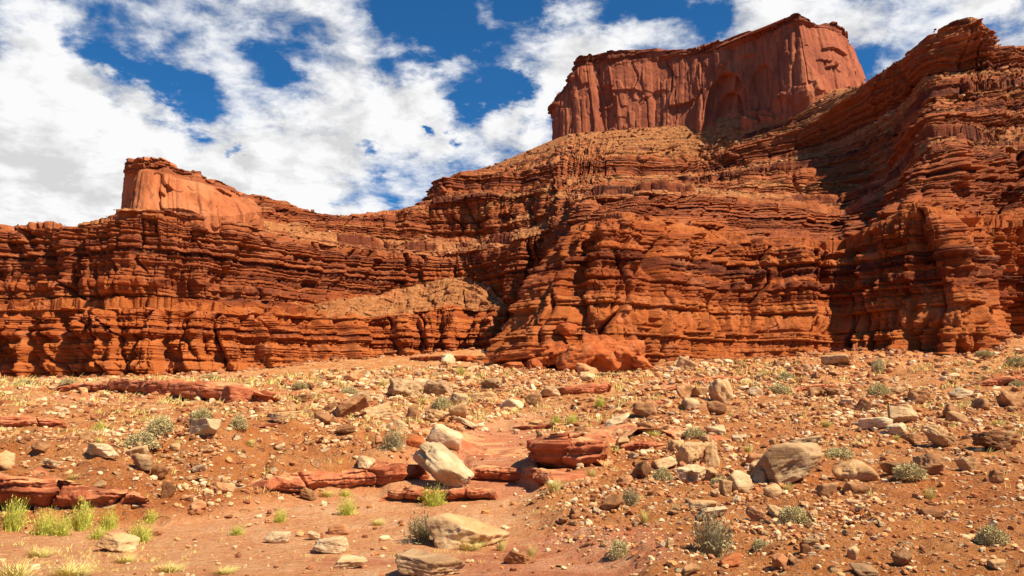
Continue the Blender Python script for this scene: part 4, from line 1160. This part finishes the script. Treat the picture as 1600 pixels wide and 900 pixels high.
def plant_mesh(name, parts):
    Vs, Qs, Ts = [], [], []; o = 0
    for V, Q, T in parts: Vs.append(V); Qs.append(Q + o); Ts.append(T); o += len(V)
    me = mesh_np(name, np.concatenate(Vs), np.concatenate(Qs)); attr(me, 'tone', np.concatenate(Ts)); return me
PL = {'green': [], 'sage': [], 'tuft': [], 'dry': []}
for k in range(4):
    r_ = np.random.RandomState(400 + k)
    m1 = plant_mesh('green_bush', [blades(r_, 260, 1, .020, .7, .10, .24), blades(r_, 110, .5, .022, 1.0, .2, .34), leaves(r_, 220, .5, .8, .07)]); m1.materials.append(M_GREEN)
    PL['green'].append((m1, None))
    m2 = plant_mesh('stems', [blades(r_, 160, .85, .022, .75, .05, .12)]); m2.materials.append(M_TWIG)
    m3 = plant_mesh('foliage', [leaves(r_, 2600, .62, .85, .085)]); m3.materials.append(M_SAGE)
    PL['sage'].append((m2, m3))
    m4 = plant_mesh('grass_tuft', [blades(r_, 300, 1, .026, .5, .35, .22)]); m4.materials.append(M_STRAW)
    PL['tuft'].append((m4, None))
    m5 = plant_mesh('stems', [blades(r_, 240, .9, .02, .8, .08, .14)]); m5.materials.append(M_TWIG)
    m6 = plant_mesh('foliage', [blades(r_, 700, 1, .018, .95, .12, .2), leaves(r_, 700, .62, .9, .08)]); m6.materials.append(M_DRY)
    PL['dry'].append((m5, m6))
NAMES = {'green': ('green_bush', 'bush'), 'sage': ('sagebrush', 'shrub'), 'tuft': ('grass_tuft', 'grass tuft'), 'dry': ('dry_bush', 'bush')}
GRP = {'green': 'fresh green bushes in the wash', 'sage': 'grey green sagebrush on the slopes', 'tuft': 'yellow grass tufts on the slopes', 'dry': 'dry olive bushes on the right bank'}
PLANTS = [
 ('green',20,806,48,48,'tall green bush at the left picture edge'),('green',68,818,46,42,'green bush second from the left edge'),('green',128,806,44,44,'green bush before the middle of the undercut ledge'),
 ('green',152,832,34,24,'low green bush behind the flat tan boulder'),('green',217,832,50,34,'wide yellow green bush right of the flat tan boulder'),('green',170,812,34,34,'slender green bush against the undercut red ledge'),
 ('green',370,828,28,18,'small green bush left of the wash gravel'),('green',541,791,36,32,'bright green bush in front of the smooth red ledge'),
 ('green',437,806,26,24,'small green bush by the left wash pebbles'),('dry',658,829,46,40,'olive bush against the broad tan boulder'),
 ('green',678,776,50,32,'green bush under the leaning white slab'),('tuft',783,851,24,22,'straw tuft at the right end of the broad boulder'),
 ('tuft',735,850,60,22,'straw grass growing along the front of the broad boulder'),('green',539,770,24,12,'small green bush on the smooth red ledge lip'),
 ('tuft',510,770,34,12,'pale grass tuft under the smooth red ledge'),('tuft',590,815,34,14,'pale green tuft in the middle of the wash'),
 ('sage',252,668,40,26,'grey sagebrush left of the pale overhanging rock'),('sage',220,690,48,24,'grey sagebrush behind the tilted tan slab'),('green',155,665,24,16,'small green bush on the left rise'),
 ('sage',315,648,32,17,'sagebrush above the pale overhanging rock'),('sage',373,661,26,22,'sagebrush right of the pale overhanging rock'),('tuft',153,688,22,14,'yellow tuft beside the brown block'),
 ('dry',613,690,36,32,'dry bush left of the orange rounded rock'),('tuft',113,744,24,12,'yellow tuft on the upper red shelf'),('tuft',275,692,20,14,'yellow tuft right of the grey sagebrush pair'),
 ('dry',1113,842,62,64,'large dry bush at the bottom of the right bank'),('sage',968,858,32,26,'grey bush at the wash bank foot'),('sage',1240,808,46,28,'round grey sagebrush on open orange soil'),
 ('dry',985,778,28,26,'dry bush above the wash bank'),('tuft',1007,806,22,26,'yellow tuft right of the wash bank corner stone'),('tuft',865,757,36,22,'straw tuft at the foot of the rounded red block'),
 ('tuft',925,738,20,18,'yellow tuft beside the rounded red block'),('green',868,658,22,20,'left of the two green tufts by the layered rock'),('green',894,656,24,22,'right of the two green tufts by the layered rock'),
 ('green',937,628,22,20,'green bush in the gap below the shadowed ledge'),('green',719,579,22,13,'dark green bush at the talus foot'),('sage',1217,610,38,16,'low sagebrush high on the slope above jagged boulder'),
 ('sage',1373,612,34,20,'sagebrush high above the grey boulder'),('sage',1372,573,20,20,'upright sagebrush right of the flat capstone'),('sage',1228,590,26,13,'small sagebrush near the cliff foot left of the capstone'),
 ('tuft',1291,661,26,14,'bright yellow tuft left of the pale low slab'),('tuft',1452,770,24,24,'yellow tuft in front of the dark square boulder'),('sage',1310,708,42,16,'pale low bush behind the propped boulder'),
 ('sage',1422,737,46,22,'pale bush left of the dark square boulder'),('sage',1550,836,42,26,'grey bush on the open soil, lower right'),('sage',1590,566,30,14,'sagebrush at the right edge by the cliff'),
 ('sage',1538,553,26,10,'sagebrush at the foot of the right wall'),('tuft',1401,683,18,12,'yellow tuft beside the pale split rock'),('sage',1270,700,24,14,'grey twiggy bush behind the great boulder'),
 ('tuft',18,893,90,44,'wide yellow grass tuft in the bottom left corner'),('tuft',110,890,90,26,'low yellow grass beside the corner tuft'),('tuft',195,872,46,18,'yellow grass tuft on the sand below the flat tan boulder'),('tuft',265,886,60,18,'low yellow grass at the bottom edge left of the thin slab'),
 ('tuft',60,862,50,20,'yellow grass between the green bushes and the corner tuft'),('tuft',350,890,50,14,'faint yellow grass farther right along the bottom edge'),('green',95,822,40,36,'green bush between the second bush and the ledge middle bush'),
 ('green',235,806,26,20,'small green sprig right of the slender green bush'),('sage',1035,742,30,18,'grey bush below the overhanging tan rock'),
 ('sage',1125,755,30,18,'pale bush between the hollow rock and upright block'),('tuft',1230,760,20,18,'straw tuft at the great boulder foot'),('sage',1590,600,22,10,'small sagebrush on the right edge ledge'),
 ('tuft',600,600,26,16,'yellow tuft behind the big crest boulder'),('sage',690,632,30,20,'sagebrush below the squat grey boulder'),('tuft',660,625,34,14,'straw tuft between the crest boulders'),
 ('tuft',960,700,24,16,'straw tuft on the rounded red block end'),('tuft',1020,676,30,14,'yellow tuft right of the dark layered rock'),('sage',1085,676,36,14,'low pale bush on the bare right slope'),
 ('tuft',1168,700,24,14,'yellow tuft behind the pinkish flat slab'),('tuft',830,860,24,26,'straw tuft right of the flat wash slab'),('sage',470,602,26,9,'small sagebrush on the distant left slope'),
 ('sage',40,598,26,9,'sagebrush near the left edge below the wall'),('sage',106,597,24,9,'sagebrush above the long overhanging ledge'),('sage',330,590,30,9,'sagebrush near the left wall foot'),('sage',545,612,28,11,'sagebrush left of the crest boulders'),
 ('tuft',390,690,26,12,'yellow tuft on the open left slope'),('tuft',1340,760,22,12,'yellow tuft by the propped boulder blocks'),('tuft',1560,660,28,14,'straw tuft above the dark jagged cluster'),('sage',1190,850,26,14,'twiggy bush left of the small dark block'),
]
pr_ = np.random.RandomState(8)
def place_plant(kind, px, py, w, h, label, k, wide=1.0):
    b = hit(px, py + h * .42)
    k1 = b[1] / 1200
    a, c = PL[kind][k % 4]
    nm, cat = NAMES[kind]
    gr = 1.04 if kind == 'green' else 1.0
    sx = w * k1 / 1.2 * gr; sz = h * k1 * 1.15 * gr
    if c is None:
        o = bpy.data.objects.new(nm, a); COL.objects.link(o)
    else:
        o = bpy.data.objects.new(nm, None); COL.objects.link(o); o.empty_display_size = .1
        for n2, me in (('stems', a), ('foliage', c)):
            ch = bpy.data.objects.new(n2, me); COL.objects.link(ch); ch.parent = o
    o.location = b - [0, 0, .02]; o.scale = (sx, sx, sz); o.rotation_euler = (0, 0, pr_.uniform(0, 6.28))
    tag(o, label, cat, GRP[kind])
for i, (kind, px, py, w, h, label) in enumerate(PLANTS): place_plant(kind, px, py, w, h, label, i)
# the thin straw grass between the stones: one mass
r = np.random.RandomState(17)
Vs, Qs, Ts = [], [], []; off = 0; made = 0
while made < 1600:
    Y = math.exp(r.uniform(math.log(7), math.log(110))); a = r.uniform(-.72, .72); X = a * Y
    px = a * 1200 + 800
    left = 1 if px < 980 else .45
    dens = sstep(-.1, .5, fbm2(a * 8, math.log(Y) * 6, 3, 71)) * left * (1.0 if Y > 20 else .3)
    if px < 320 and Y < 10.5: dens = .9
    if wash_mask(X, Y) > .5 and Y > 11: dens *= .1
    if r.rand() > dens: continue
    V, Q, T = blades(r, 14, r.uniform(.008, .016) * Y if Y > 12 else r.uniform(.006, .010) * Y, .0010 * Y, .55, .4, .006 * Y)
    V = V + [X, Y, float(ground_z(X, Y))]
    Vs.append(V); Qs.append(Q + off); Ts.append(T); off += len(V); made += 1
me = mesh_np('grass', np.concatenate(Vs), np.concatenate(Qs)); attr(me, 'tone', np.concatenate(Ts))
tag(link('grass', me, M_STRAW), 'sparse dry yellow grass between the stones', 'grass', kind='stuff')
